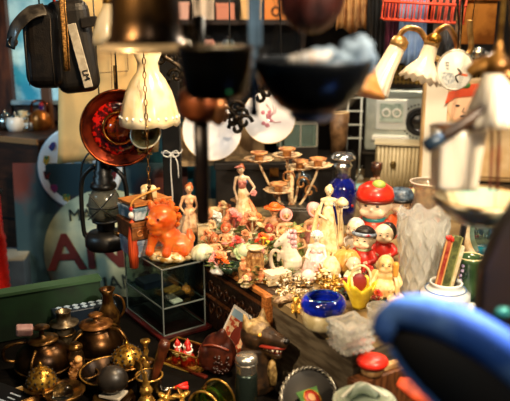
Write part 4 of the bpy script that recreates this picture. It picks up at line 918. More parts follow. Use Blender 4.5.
solo('pink_quartz', MB().box((0, 0, 5), (16, 11, 9)), M('d8b0ac', .35, c2='b98a88', sc_=40, coat=.3), 'pale pink stone block on the shoulder of the leftmost pot', 'stone', p=t.p+Vector((-.038, -.01, .1075)), u=t.u, rot=(.15, .1, .3), bevel=2)
t = T('brass_canister', 'small brass canister with a wide flange between the two pots', 'canister', 66, 349, z=Z0)
t.part('body', MB().lathe([(0, 0), (9, 0), (10, 10), (9, 24), (8, 26), (14, 27.5), (14.5, 29), (7, 30), (7, 40), (8, 41), (6, 41), (6, 34), (0, 33)], n=28), M('8f7f66', .35, .8, c2='54432c', sc_=50))
t.part('ring', MB().ring((0, 0, 18), 10, .9, n=24, k=6), BRASSD)
t = T('brass_jar', 'small dark brass jar in front of the orange-brown lidded pot', 'jar', 77, 374, z=Z0)
t.part('body', MB().lathe([(0, 0), (7, 0), (9, 8), (8, 22), (6, 26), (7, 28), (0, 28)], n=24), M('5f4a30', .35, .8, c2='2f2214', sc_=50)); t.part('lid', MB().lathe([(7, 28), (7.4, 31), (4, 34), (0, 35)], n=20), BRASSD)
t = T('bone_carving', 'orange-brown carved dragon-like stick standing between the brass domes', 'carving', 71, 388, z=Z0, rot=(R(6), R(14), 0))
m = MB(); m.tube([(0, 0, 0), (2, 0, 10), (-1, 0, 20), (3, 0, 30), (1, 0, 36)], [4, 5, 4.6, 4, 2], 10, sm=4)
for i in range(14): m.ell((3.4*math.cos(i*1.3), -2.6+rnd.uniform(-1, 1), 3+i*2.3), (1.8, 1.8, 1.5), n=8)
t.part('stick', m, M('c98a4c', .4, c2='7a4a20', sc_=90)); t.part('head', MB().ell((2, -1, 36), (4, 4.6, 3)), M('d9a060', .4))
def censer(label, px, py, r, h, dishr=None, mat=M('d2a040', .25, .75, c2='7a5018', sc_=90, bump=.2)):
    t = T('brass_censer', label, 'censer', px, py, z=Z0); dishr = dishr or r*1.15
    m = MB(); m.lathe([(0, 0), (r*.5, 0), (r*.6, h*.16), (dishr, h*.36), (dishr, h*.41), (r*.95, h*.4), (0, h*.38)], n=36, fl=12, fa=.02); t.part('dish', m, BRASSD)
    m = MB(); m.lathe([(r, h*.4), (r*.98, h*.52), (r*.82, h*.72), (r*.5, h*.86), (r*.12, h*.92), (0, h*.92)], n=36); b = t.part('dome', m, mat)
    m = MB()
    for k, (rr, zz_) in enumerate(((.985, .5), (.93, .62), (.76, .755), (.5, .85))):
        n__ = 16-k*3
        for i in range(n__):
            a = 2*PI*(i+.5*(k % 2))/n__; m.ell((r*rr*math.cos(a), r*rr*math.sin(a), h*zz_), (r*.075, r*.075, r*.1), n=6)
    t.part('pierced_holes', m, M('120a05', .7), parent=b)
    t.part('finial', MB().lathe([(2, h*.9), (1.2, h*.96), (2.2, h*1.0), (1.4, h*1.05), (0, h*1.12)], n=14), mat)
    return t
censer('pierced brass dome censer nearest the leftmost pot', 43, 398, 15, 37, 18)
censer('bright pierced brass dome censer in front of the acrylic case', 128, 372, 16, 31, 20)
t = T('brass_bowl', 'shallow brass bowl holding a glass dome, in front of the carved stick', 'bowl', 65, 405, z=Z0)
t.part('bowl', MB().lathe([(0, 0), (9, 0), (10, 3), (19, 13), (21, 17), (19.6, 17), (16, 12), (8, 5), (0, 4)], n=40), BRASSD)
solo('glass_dome', MB().lathe([(10, 0), (11, 5), (9.6, 11), (6, 15), (0, 17)], n=30), M('c9ccc4', .05, trans=1, glassy=.4), 'clear glass paperweight dome inside the shallow brass bowl', 'paperweight', p=onz(65, 405, Z0)+Vector((-.003, 0, .0165)), u=t.u)
t = T('bronze_dish', 'wide dark bronze bowl with bright rim behind the stone egg', 'bowl', 112, 388, z=Z0)
t.part('bowl', MB().lathe([(0, 0), (16, 0), (26, 8), (31, 18), (31.5, 19.5), (29, 19), (24, 9), (14, 3), (0, 2.6)], n=48), M('2a1c10', .3, .9, c2='140d08', sc_=30)); t.part('rim', MB().ring((0, 0, 19.3), 30.4, .9, n=48, k=6), BRASS)
p = onz(114, 404, Z0); u_ = unit(p)
for i, r_ in enumerate((21, 19.5)):
    solo('brass_plate', MB().lathe([(0, 0), (12, 0), (r_, 3), (r_+.6, 4.4), (r_-1, 4.4), (11, 2), (0, 2)], n=40), BRASSD, ('bottom', 'upper')[i]+' brass plate of the pair under the dark stone egg', 'plate', p=p+Vector((0, 0, i*4.8*u_)), u=u_)
solo('white_tile', MB().box((0, 0, 1.2), (23, 18, 2.4)), M('b9ae9a', .4), 'pale square tile under the dark stone egg', 'tile', p=p+Vector((0, 0, 10*u_)), u=u_, rot=(0, 0, R(-20)), bevel=.4)
solo('stone_egg', MB().ell((0, 0, 14.5), (15.5, 14, 14.2), n=32), M('2c2620', .4, c2='14110e', sc_=25, coat=.2, bump=.15), 'dark mottled stone egg on the pale square tile', 'egg', p=p+Vector((0, 0, 12.6*u_)), u=u_)
t = T('brass_bell', 'brass hand bell with a tall turned handle at the bottom edge', 'bell', 147, 413, z=Z0)
t.part('bell', MB().lathe([(0, 4), (12, 0), (12.6, 1.5), (10, 7), (8, 15), (5, 20), (0, 21)], n=30), BRASS); t.part('handle', MB().lathe([(4, 20), (6, 23), (6.6, 26), (5, 29), (3, 30), (4, 33), (2.4, 36), (1.6, 41), (2.2, 44), (0, 47)], n=20), BRASS)
t = T('tin_cup', 'dark tin cup with a brass rim holding the wooden pipe', 'cup', 150, 395, z=Z0)
t.part('body', MB().lathe([(0, 0), (12, 0), (13, 20), (13.6, 22), (12.4, 22), (11.6, 3), (0, 3)], n=34), M('2a2218', .35, .8)); t.part('rim', MB().ring((0, 0, 22), 13.2, .9, n=34, k=6), BRASS)
t = T('wooden_pestle', 'reddish wooden pestle standing in the tin cup', 'pestle', 152, 386, z=Z0+.01, rot=(R(4), R(17), 0))
t.part('shaft', MB().lathe([(0, 4), (4, 5), (4.4, 20), (5, 40), (6, 48), (5, 53), (0, 54)], n=20), M('6e3318', .35, c2='3f1a0c', sc_=30, coat=.4)); t.part('end_cap', MB().ell((0, 0, 52), (4.6, 4.6, 2)), M('4a200f', .35))
t = T('spoon', 'curled brass spoon leaning in the tin cup', 'spoon', 146, 388, z=Z0+.01, rot=(0, R(-10), 0)); t.part('handle', MB().tube([(0, 0, 3), (0, 0, 22), (1, 0, 30), (5, 0, 33), (6, 0, 28)], 1, 6, sm=4), BRASS); t.part('bowl', MB().ell((6, 0, 25), (3.4, 1.2, 4)), BRASS)
# red scissors, little brass pieces
t = T('scissors', 'small scissors with bright red handles among the brass pieces', 'scissors', 174, 391, z=Z0, rot=(0, 0, R(14)))
for s_ in (-1, 1): t.part('handle', MB().tube([(0, 0, 3), (6, s_*1.6, 4), (14, s_*4, 4.4)], [1.4, 2, 2.2], 8), M('d8261a', .4)); t.part('blade', MB().tube([(0, 0, 3), (-8, -s_*1.6, 3), (-16, -s_*2.6, 3)], [1.3, 1.2, .3], 6), SILVER)
t.part('pivot', MB().ell((0, 0, 3.6), 1.5), BRASS)
for i, (x, y, s_, lb) in enumerate(((166, 400, 1, 'star-shaped brass clasp in front of the red scissors'), (181, 399, 1.1, 'brass wing nut right of the star-shaped clasp'))):
    t = T('brass_clasp', lb, 'clasp', x, y, z=Z0, rot=(R(30), 0, i)); m = MB()
    for k in range(5+i*-1): m.leaf((0, 0, 3), (math.cos(k*1.26), math.sin(k*1.26), .4), 11*s_, 3)
    t.part('leaves', m, BRASS); t.part('boss', MB().ell((0, 0, 4), 3.2), GOLD)
# brown leather mask, card, wolf, flask, green casket
t = T('wooden_mask', 'rounded glossy brown wooden mask leaning before the photo card', 'mask', 219, 374, z=Z0, u=.00226, rot=(0, 0, R(-15)))
m = MB(); m.ell((0, 0, 24), (20, 13, 25), n=26); m.chain([(3, -2, 42), (6, -4, 52)], [9, 4]); m.ell((-12, -4, 22), (10, 10, 17)); b = t.part('body', m, BROWNL, remesh=1.3, smooth=6)
m = MB()
for i in range(40): m.ell((rnd.uniform(-2, 15), -12.5+rnd.uniform(-.5, 1.5), rnd.uniform(8, 28)), rnd.uniform(1, 2.2), n=6)
t.part('carved_studs', m, M('2a120a', .35, coat=.4), parent=b); m = MB(); m.tube([(-14, -9, 36), (0, -13, 40), (14, -9, 34)], 1.4, 7, sm=4); t.part('ridge', m, M('6a2c1a', .3, coat=.4), parent=b)
pc = onz(226, 355, Z0); 
t = T('photo_card', 'colour photo card with white border leaning on the carved drawer', 'card', p=pc, u=unit(pc)*1.12, rot=(R(-13), R(20), R(-35)))
t.part('card', MB().box((0, 0, 24), (27, .8, 42)), WHITE)
t.part('picture', MB().box((0, -.55, 24), (23, .4, 37)), M('e8c9a0', .4, c2='b8482a', sc_=75, thr=(.48, .56))); m = MB(); m.ell((1, -.8, 20), (5, .5, 11)); m.ell((2, -.8, 33), (3.4, .5, 3.6)); t.part('picture_figure', m, M('7a2a1c', .5)); t.part('picture_sky', MB().box((-2, -.8, 39), (19, .3, 7)), M('8fb0c8', .5))
t = T('wolf_bust', 'dark carved wolf bust with open toothed mouth by the grey plank', 'carving', 256, 386, z=Z0, u=.0026, rot=(0, 0, R(38)))
WOLF = M('1c140d', .35, c2='3a2614', sc_=40, coat=.3)
m = MB(); m.lathe([(0, 0), (18, 0), (19, 8), (15, 26), (13, 40), (0, 46)], n=24); m.ell((0, 0, 50), (14, 15, 14), n=18); m.chain([(2, -10, 53), (4, -22, 53), (5, -31, 54)], [10, 7.5, 5.5]); m.chain([(2, -8, 42), (4, -18, 39), (5, -25, 39)], [7, 4.6, 3.4])
for sx in (-1, 1): m.chain([(sx*8, 2, 60), (sx*10, 4, 70)], [4.6, 1.2])
b = t.part('body', m, WOLF, remesh=1.1, smooth=3)
m = MB(); m.ell((0, -2, 58), (12.5, 13, 8)); 
for sx in (-1, 1): m.chain([(sx*8, 2, 61), (sx*10.4, 3.4, 71)], [5, 1.4])
t.part('crown_fur', m, M('a08658', .5, c2='6a5230', sc_=60), remesh=1, smooth=2)
m = MB(); m.tube([(-5, -10, 46), (-2, -22, 47.5), (5, -32, 49), (10, -23, 47.5), (10, -10, 46)], 1.8, 8, sm=4); t.part('upper_lip', m, M('8a2a1c', .3, coat=.4), parent=b); m = MB(); m.tube([(-3, -8, 45), (0, -18, 43), (5, -27, 42.5), (10, -18, 43), (9, -8, 45)], 1.6, 8, sm=4); t.part('lower_lip', m, M('8a3a2c', .3, coat=.4), parent=b)
m = MB()
for i in range(9):
    a = PI*i/8; m.lathe([(1.2, 0), (.9, -2), (0, -4.6)], o=(4-7*math.cos(a), -14-15*math.sin(a), 47), n=8)
    m.lathe([(1.1, 0), (.8, 1.6), (0, 3.8)], o=(4-6*math.cos(a), -12-12*math.sin(a), 43), n=8)
t.part('teeth', m, IVORY, parent=b)
for sx in (-1, 1): t.part('eye', MB().ell((sx*7+1, -13, 57), (2, 1.6, 1.8)), M('d9a040', .2), parent=b)
t.part('nose', MB().ell((5, -36, 56.5), (3, 2, 2.4)), BLACK, parent=b)
m = MB(); m.lathe([(0, 8), (4, 9), (4.6, 20), (3, 30), (0, 34)], o=(4, -18, 0), n=18, fl=5, fa=.08); t.part('tufted_paw', m, M('a88850', .5, c2='6a5028', sc_=90))
t = T('flask', 'dark green thermos flask with a silver screw cap at the bottom edge', 'flask', 246.5, 414, z=Z0)
t.part('body', MB().lathe([(0, 0), (10.5, 0), (11, 2), (11, 44), (10, 47), (0, 47)], n=34), M('2f3a34', .25, .7, c2='1a211d', sc_=15)); t.part('cap', MB().lathe([(9.5, 46), (10.5, 48), (10.5, 58), (11, 59), (11, 62), (9.6, 64.5), (0, 65.4)], n=34), M('cfc8ba', .22, .9)); t.part('collar', MB().ring((0, 0, 57), 10.7, .7, n=30, k=6), M('8f8a80', .25, .9))
t = T('glass_casket', 'small domed green glass casket with brass edging at the bottom', 'casket', 212, 410, z=Z0, rot=(0, 0, R(-28)))
arc = [(19*math.cos(PI*i/14), 4+23*math.sin(PI*i/14)) for i in range(15)]
m = MB(); m.prism([(19, 0)]+arc+[(-19, 0)], -13, 13); t.part('dome', m, M('a9c27a', .06, trans=1, glassy=.55))
for y in (-13.3, 13.3): t.part('brass_edge', MB().tube([(x, y, z) for x, z in [(19, 0)]+arc+[(-19, 0), (19, 0)]], 1.2, 6), BRASS)
t.part('base', MB().box((0, 0, -.8), (41, 29, 2.4)), BRASSD); m = MB(); m.ring((0, 0, 14), 9, .9, rot=(R(90), 0, 0), n=24); t.part('inner_ring', m, M('4a7a34', .2, coat=.5))
# oval tray with braided edge
t = T('oval_tray', 'black oval tray with a silver braided edge leaning by the grey plank', 'tray', 308, 398, z=.725, rot=(R(28), 0, R(-10)))
t.part('tray', MB().lathe([(0, 2), (24, 2), (26, 4), (26, 2), (24, 0), (0, 0)], n=48, sy=1.25), M('0d0c0a', .5, c2='141210', sc_=20, spec=.3))
m = MB()
for k in range(2): m.tube([((27+1.3*math.cos(i*.9+k*PI))*math.cos(2*PI*i/120), (33.5+1.3*math.cos(i*.9+k*PI))*math.sin(2*PI*i/120), 3.4+1.3*math.sin(i*.9+k*PI)) for i in range(120)], 1.1, 6, closed=True)
t.part('braided_edge', m, M('c9c4b8', .3, .8, c2='6a6458', sc_=150))
tp = t
up = Euler((R(28), 0, R(-10))).to_matrix() @ Vector((0, 0, 1))
t = T('green_card', 'green diamond card with a red oval picture lying in the oval tray', 'card', p=tp.p+up*(2.3*tp.u)+Vector((.008, -.008, 0)), u=tp.u, rot=(R(28), 0, R(32)))
t.part('card', MB().box((0, 0, .5), (26, 22, 1)), M('4f8a3c', .45, c2='3a6a2c', sc_=40)); t.part('red_oval', MB().ell((0, 0, 1), (8, 9.5, .7)), M('a82a1a', .4)); t.part('gold_oval', MB().ring((0, 0, 1.2), 8.6, .7, n=24, k=6, sy=1.15), GOLD); t.part('picture_face', MB().ell((0, 1, 1.5), (4, 5, .6)), M('d9a878', .4))
solo('brass_lace_rim', MB().ring((0, 0, 2), 15, 1.6, n=36, k=7).ring((0, 0, 4), 14, 1, n=36, k=6).lathe([(0, 0), (14, 0), (15, 2), (0, 1)], n=30), BRASS, 'small brass lace-edged dish at the bottom between flask and oval tray', 'dish', 284, 414, z=Z0)
# pale ashtray, red lid jar, wood pieces on the right
t = T('glazed_ashtray', 'pale green-white glazed round ashtray at the bottom right of the grey plank', 'ashtray', 364, 416, z=.7755)
t.part('bowl', MB().lathe([(0, 0), (22, 0), (30, 8), (32, 17), (30.5, 19), (28, 18), (24, 9), (16, 5), (0, 4.4)], n=48, sy=.95), M('b9c4b4', .15, c2='8a9a8a', sc_=15, coat=.8)); t.part('rest', MB().tube([(-14, 17, 12), (0, 22, 19), (16, 17, 13)], [4, 6, 4], 10, sm=4), M('8f9f92', .15, coat=.8)); t.part('spout', MB().tube([(-22, 4, 18), (0, 27, 21), (24, 6, 18)], 2, 8, sm=5), M('dfe2d6', .15, coat=.8))
p_st = onz(364, 416, .7755)
solo('wooden_block', MB().box((0, 0, .062), (.10, .11, .124)), WOODM, 'plain brown wooden block carrying the pale glazed ashtray', 'block', p=(p_st.x, p_st.y, .651), u=1.0, rot=(0, 0, -1.02))

# dark clutter between the pots
def bowl_(label, px, py, r, h, mat, name='metal_bowl'):
    t = T(name, label, 'bowl', px, py, z=Z0); t.part('bowl', MB().lathe([(0, 0), (r*.5, 0), (r*.8, h*.3), (r, h), (r*.94, h), (r*.72, h*.35), (r*.4, h*.12), (0, h*.1)], n=36), mat); t.part('rim', MB().ring((0, 0, h), r*.98, .8, n=36, k=6), BRASSD)
bowl_('small dark bronze bowl between the ewer and the bright brass dome', 112, 350, 13, 11, BRONZE)
bowl_('dark iron bowl left of the wooden pestle cup', 88, 384, 11, 12, BLACKM)
bowl_('tarnished brass bowl at the bottom edge beside the white lined book', 36, 416, 17, 12, BRASSD)
t = T('brass_candlestick', 'short brass candlestick before the acrylic case', 'candlestick', 146, 362, z=Z0); t.part('foot', MB().lathe([(0, 0), (9, 0), (8, 2), (3, 4), (0, 4)], n=24), BRASSD); t.part('stem', MB().lathe([(3, 4), (2, 8), (3.4, 12), (2, 16), (3, 20), (5, 22), (5, 24), (0, 24)], n=20), BRASS)
q_ = onz(308, 398, .725); solo('tray_block', MB().box((0, 0, .021), (.08, .08, .042)), WOODD, 'dark wooden block propping up the black oval tray', 'block', p=(q_.x, q_.y, .6515), u=1.0)
# ================================================================= left wall, signs, hanging pieces, radio shelf
# window
t0 = struct('window_1', MB().box((0, 0, 0), (.02, .02, .02)), WOODM)
bpy.data.objects.remove(t0)
wl = ony(11, 50, 2.95); wr = ony(125, 50, 2.95); wb = ony(60, 103, 2.95).z; wt = ony(60, -14, 2.95).z
def ws(name, m, mt, parent=None):
    o = m.build(name, mt, parent, 1.0); o['kind'] = 'structure'; return o
win = ws('window_1', MB().box((wl.x-.045, 2.95, (wt+.5)/2), (.09, .06, wt-.5)).box(((wl.x+wr.x)/2, 2.95, wb-.035), (wr.x-wl.x+.02, .06, .07)).box(((wl.x+wr.x)/2, 2.95, wt+.03), (wr.x-wl.x+.02, .06, .06)), M('5a3016', .5, c2='3a1c0c', sc_=12, stretch=(4, 4, 1)))
win.parent = None
ws('window_pane', MB().box(((wl.x+wr.x)/2, 2.965, (wb+wt)/2), (wr.x-wl.x, .006, wt-wb)), M('2f8aa6', .3, c2='a8d4dc', sc_=9, thr=(.40, .62), emit=.38), win)  # blotchy banner colours with a slight glow put into the pane
ws('window_sill', MB().box(((wl.x+wr.x)/2, 2.91, wb+.008), (wr.x-wl.x, .03, .016)), M('a8c4d0', .4), win)
ws('trim_5', MB().box((ony(50, 140, 2.85).x, 2.85, .96), (.035, .04, .55)), M('6a4020', .5))
# street goods seen on the pane: dark shapes as printed curtain
# big crate with tinware
pcr = ony(20, 150, 2.72)
t = T('wooden_crate', 'dark brown wooden crate carrying tinware at the back left', 'crate', p=(pcr.x-.05, 2.86, ZS), u=1.0, rot=(0, 0, R(-24)))
hc_ = 1.045-ZS
t.part('body', MB().box((0, 0, hc_/2), (.55, .40, hc_)), M('3a2012', .5, c2='24130a', sc_=10, stretch=(1, 1, 6)), bevel=.004); t.part('edge_strip', MB().box((0, -.202, hc_-.008), (.55, .01, .02)), M('8f6a44', .5)); t.part('plank_line', MB().box((0, -.202, hc_*.5), (.55, .006, .008)), BLACK)
CT = 1.046
def tin(name, label, cat, px, py, prof, mat, rz=0, extra=None, Y=2.8):
    q = ony(px, py, Y); q = onz(px, py, CT) if 2.68 < onz(px, py, CT).y < 2.98 else Vector((q.x, Y, CT))
    t = T(name, label, cat, p=q, rot=(0, 0, rz)); t.part('body', MB().lathe(prof, n=24), mat)
    if extra: extra(t)
    return t
def handle(t): t.part('handle', MB().tube([(7, 0, 12), (13, 0, 12), (13, 0, 4), (7, 0, 3)], 1.2, 7, sm=4), SILVER); t.part('lid', MB().lathe([(6, 14), (4, 16), (1, 17), (1.4, 19), (0, 20)], n=16), SILVER)
tin('tin_mug', 'shiny tin mug at the far left on the crate', 'mug', 7, 140, [(0, 0), (7, 0), (8, 14), (7, 14), (6, 2), (0, 2)], SILVER, extra=handle)
tin('enamel_teapot', 'white enamel teapot in the middle of the crate', 'teapot', 16, 131, [(0, 0), (7, 0), (9, 6), (8, 13), (4, 15), (0, 15)], WHITE, extra=handle)
tin('tin_teapot', 'silver teapot at the back of the crate', 'teapot', 28, 139, [(0, 0), (6, 0), (8, 6), (6, 12), (3, 14), (0, 14)], SILVER, extra=handle)
tin('copper_kettle', 'orange copper kettle on the right end of the crate', 'kettle', 42, 141, [(0, 0), (8, 0), (11, 7), (9, 16), (4, 20), (0, 21)], M('c8742c', .3, .6, c2='8a4a18', sc_=30), extra=lambda t: t.part('handle', MB().tube([(-8, 0, 16), (-7, 0, 26), (0, 0, 29), (7, 0, 26), (8, 0, 16)], 1.2, 7, sm=4), COPPER))
t = tin('fruit_dish', 'small white and orange dish near the front edge of the crate', 'dish', 32, 153, [(0, 0), (6, 0), (10, 5), (10.5, 8), (9, 8), (5, 2), (0, 2)], M('e8e0d4', .3), extra=lambda t: t.part('fruit', MB().ell((0, 0, 7), (6, 6, 5)), ORANGE))
tin('purple_bottle', 'small purple bottle at the right end of the crate', 'bottle', 45, 152, [(0, 0), (5, 0), (5.5, 14), (2.6, 19), (2.6, 24), (0, 24)], M('3a1a5a', .2, coat=.5), extra=lambda t: t.part('stopper', MB().ell((0, 0, 25), 2.6), RED))
tin('cream_jug', 'cream jug standing behind the tin teapots', 'jug', 24, 130, [(0, 0), (6, 0), (7, 8), (4, 15), (5, 19), (4, 19), (3, 15), (0, 14)], CREAM)
# red ribbed flask at the left edge
t = T('red_flask', 'tall red ribbed flask standing at the left edge', 'flask', p=(ony(-3, 262, 2.36).x, 2.36, ZS), u=unit(ony(-3, 262, 2.36)))
t.part('body', MB().lathe([(0, 0), (10, 0)]+[(10+.9*(k % 2), 2+k*3.6) for k in range(26)]+[(9, 98), (9, 190), (5, 200), (0, 201)], n=30), M('c81e16', .3, c2='8a120c', sc_=15, coat=.5)); t.part('clasp', MB().ring((0, 0, 140), 10.4, 2, n=26, k=7), BLACK); t.part('cap', MB().lathe([(6, 199), (6, 208), (0, 210)], n=20), BLACK)
t = T('grey_case', 'blue-grey case with a light edge at the left below the painted sign', 'case', p=(ony(8, 300, 2.2).x-.15, 2.50, ZS), u=1.0, rot=(0, 0, R(5)))
t.part('body', MB().box((0, 0, .11), (.26, .16, .22)), M('3a4a5a', .5, c2='26323e', sc_=8), bevel=.004); t.part('lid_edge', MB().box((0, -.02, .223), (.26, .12, .006)), M('8a8a80', .5))
# painted sign with round emblem
pc = ony(108, 255, 2.5); u_ = unit(pc)
t = T('sign_board', 'weathered teal and rust sign board with a round pale emblem and dark red letters', 'sign', p=(pc.x, 2.5, ZS+.0015), u=u_, rot=(R(-5), 0, 0))
bz = (pc.z-ZS)/u_
hh = (ony(60, 166, 2.5).z-ZS)/u_
t.part('board', MB().box((-6, 2, hh/2), (172, 4, hh)), M('1e3a44', .6, c2='5a2418', sc_=2.6, thr=(.5, .58)))
d = t.part('emblem', MB().lathe([(0, -1), (65, -1), (65, 1), (0, 1)], o=(0, -.6, bz), rot=(R(90), 0, 0), n=64), M('bcc4a6', .6, c2='7d8c76', sc_=9, thr=(.35, .7), bump=.2))
DR = M('4f1512', .6); DK = M('1b2420', .6)
text_mesh('ANG', 52*u_, 1*u_, 'lettering', DR, d, (-1*u_, -2*u_, (bz+2)*u_), (R(90), R(-3), 0), ext=(1.06, 1), bold=.0035)
text_mesh('MANO', 17*u_, 1*u_, 'small_lettering', DK, d, (-13*u_, -2*u_, (bz+40)*u_), (R(90), R(-3), 0))
text_mesh('W.JANG', 21*u_, 1*u_, 'small_lettering', DK, d, (5*u_, -2*u_, (bz-31)*u_), (R(90), R(-8), 0))
# armorial plate hung on the board
pp = ony(80, 168, 2.548)
t = T('armorial_plate', 'white souvenir plate ringed with small coats of arms', 'plate', p=pp, rot=(R(85), 0, 0))
t.part('hanger', MB().tube([(0, 30, -4), (0, 46, -4.6)], .8, 6), SILVER)
t.part('plate', MB().lathe([(0, -4), (26, -4), (41, 0), (42.5, .6), (41, 1.6), (27, -1.6), (0, -1.6)], n=56), M('e8eef4', .2, coat=.6))
def shield(cx, cy, w, h, rz):
    m = MB(); m.X = Matrix.Translation((cx, cy, .2)) @ Matrix.Rotation(rz, 4, 'Z'); A = []
    m.prism([(-w, h), (w, h), (w, 0), (w*.6, -h*.6), (0, -h), (-w*.6, -h*.6), (-w, 0)], -.5, .5, rot=(R(-90), 0, 0)); return m
cs = ['2f6a4a', '8a1c1c', '1f3a7a', 'c8a02a', '20242a', '7a2a5a']
for i in range(14):
    a = PI*.5+i*2*PI/14; o_ = t.part('coat_of_arms', shield(34.5*math.cos(a), 34.5*math.sin(a), 3.6, 4.6, 0), M(cs[i % 6], .4, c2=cs[(i+3) % 6], sc_=130, thr=(.5, .55)))
m = MB(); m.prism([(-10, 8), (10, 8), (11, -3), (4, -9), (-8, -8), (-12, -2)], -.5, .5, rot=(R(-90), 0, 0), o=(2, 2, -1.4)); t.part('central_crest', m, M('22252a', .4, c2='c8a878', sc_=90, thr=(.5, .6))); t.part('crest_ribbon', MB().tube([(-10, -10, -1), (0, -13, -1), (11, -10, -1)], 1.1, 6, sm=4), M('3a4a6a', .4)); t.part('crest_lion', MB().ell((-2, 3, -1.2), (5, 5, .6)), M('6f8a94', .4))
# green crate behind pots
a_ = Vector((-.70, 1.69)); b_ = Vector((-.43, 1.822)); dd = (b_-a_).normalized(); ln = .72
cen = b_-dd*(ln/2)+Vector((-dd.y, dd.x))*.02
t = T('green_box', 'long green painted wooden box behind the bronze pots', 'box', p=(cen.x, cen.y, .651), u=1.0, rot=(0, 0, math.atan2(dd.y, dd.x)))
t.part('body', MB().box((0, 0, .066), (ln, .04, .132)), M('15361f', .65, c2='0e2216', sc_=12, bump=.1), bevel=.003); t.part('lid_edge', MB().box((0, -.002, .134), (ln+.006, .042, .008)), M('3a5a3e', .5)); t.part('hasp', MB().box((-.05, -.022, .10), (.02, .006, .03)), BLACK)
# patterned blue white fabric roll on lower edge of green box
pq = onz(85, 334, Z0)
t = T('patterned_case', 'dark blue case with white diamond pattern behind the orange-brown lidded pot', 'case', p=(pq.x+.0, pq.y+.01, .651), u=1.0, rot=(0, 0, math.atan2(dd.y, dd.x)))
t.part('body', MB().box((0, .0, .04), (.17, .045, .08)), M('14202f', .4), bevel=.003)
m = MB()
for i in range(7):
    for j in range(2): m.box((-.066+i*.022, -.008+j*.018, .081), (.012, .012, .002), (0, 0, R(45)))
t.part('diamond_pattern', m, M('a9c2dc', .5))
t = T('brass_ewer', 'tall dark brass ewer behind the bronze pots, left of the acrylic case', 'ewer', 110, 341, z=Z0)
t.part('body', MB().lathe([(0, 0), (9, 0), (10, 3), (6, 8), (11, 20), (11, 30), (6, 40), (5, 50), (8, 56), (6.5, 56), (4, 50), (0, 46)], n=28), BRASSD); t.part('handle', MB().tube([(6, 0, 50), (14, 0, 46), (16, 0, 34), (10, 0, 24)], 1.3, 7, sm=4), BRASSD)
t = T('black_book', 'black book with white printed cover lines at the bottom left corner', 'book', 4, 405, z=Z0, rot=(0, 0, R(-30)))
t.part('cover', MB().box((0, 0, 4), (54, 40, 8)), BLACK, bevel=.6); t.part('pages', MB().box((0, .6, 4), (52, 40.4, 5.6)), M('b9b0a0', .7))
m = MB()
for i, (x, w_) in enumerate(((6, 14), (8, 10), (4, 18))): m.box((x, 10-i*7, 8.2), (w_, 1.6, .3))
t.part('cover_lines', m, M('b8c8d8', .5))
t = T('wooden_board', 'pale yellow wooden board edge under the brass censer', 'board', 30, 404, z=Z0, rot=(0, 0, R(-52)))
t.part('plank', MB().box((0, 0, 1.5), (64, 8, 3)), M('c9a060', .5, c2='a8803f', sc_=30, stretch=(1, 6, 1))); t.part('end_strip', MB().box((-31, 0, 3.6), (3, 8, 1.6)), M('d9c090', .5))
t = T('corded_charm', 'two white plastic pieces tied on a cord beside the leftmost pot', 'ornament', 24, 377, z=Z0)
t.part('piece', MB().box((0, 0, 3), (5, 5, 5.4), (0, 0, .4)), WHITE, bevel=.8); t.part('piece', MB().box((8, 2, 3), (5, 5, 5.4), (0, 0, -.3)), WHITE, bevel=.8); t.part('cord', MB().tube([(0, 0, 4), (4, 1, 7), (8, 2, 4)], .6, 5, sm=3), WHITE)
# ---------------------------------------------------------------- post with string
pp = ony(172, 150, 2.2)
t = T('stall_post', 'black wooden stall post rising behind the white opal lampshade', 'post', p=(pp.x, 2.2, 0), u=1.0)
t.part('post', MB().box((0, 0, .86), (.056, .05, 1.72)), M('080706', .7, c2='0d0b09', sc_=10, spec=.2), bevel=.003); t.part('foot', MB().box((0, 0, .02), (.1, .09, .04)), BLACK); t.part('bolt', MB().ell((0, -.026, 1.30), .006), BLACKM)
pz = ony(172, 153, 2.17).z
t = T('string', 'white cotton string tied in a bow around the black post', 'string', p=(pp.x, 2.2, pz), u=1.0)
m = MB(); m.tube([(-.0305, -.028, 0), (.0305, -.028, 0), (.0305, .028, 0), (-.0305, .028, 0)], .0016, 6, closed=True); t.part('loop', m, WHITE)
for s_ in (-1, 1): t.part('bow', MB().tube([(0, -.031, 0), (s_*.018, -.033, .008), (s_*.024, -.033, -.006), (s_*.008, -.033, -.012), (0, -.031, 0)], .0015, 6, sm=4), WHITE)
t.part('tail', MB().tube([(0, -.031, 0), (-.002, -.032, -.06), (.001, -.031, -.14), (-.001, -.031, -.22)], .0015, 6, sm=4), WHITE); t.part('tail', MB().tube([(.004, -.031, 0), (.02, -.032, -.03), (.022, -.031, -.08)], .0015, 6, sm=4), WHITE)
# parchment sheet
def sheet(px0, py0, px1, py1, px2, py2, px3, py3, Y): return [ony(px0, py0, Y), ony(px1, py1, Y), ony(px2, py2, Y), ony(px3, py3, Y)]
q = sheet(58, -8, 166, -8, 158, 152, 57, 164, 2.32)
m = MB(); nx, nz = 14, 16; g = []
for sgn in (0, 1):
    rows = []
    for j in range(nz+1):
        r_ = []
        for i in range(nx+1):
            a, b = i/nx, j/nz; p = q[0].lerp(q[1], a).lerp(q[3].lerp(q[2], a), b); p = p.copy(); p.y += .012*math.sin(a*5+b*2)-.03*max(0, b-.9)*3*(1 if a < .7 else .2)+sgn*.003; r_.append(m._v(p))
        rows.append(r_)
    g.append(rows)
for k in (0, 1):
    for j in range(nz):
        for i in range(nx): m._f([g[k][j][i], g[k][j][i+1], g[k][j+1][i+1], g[k][j+1][i]])
for i in range(nx): m._f([g[0][0][i], g[0][0][i+1], g[1][0][i+1], g[1][0][i]]); m._f([g[0][nz][i], g[0][nz][i+1], g[1][nz][i+1], g[1][nz][i]])
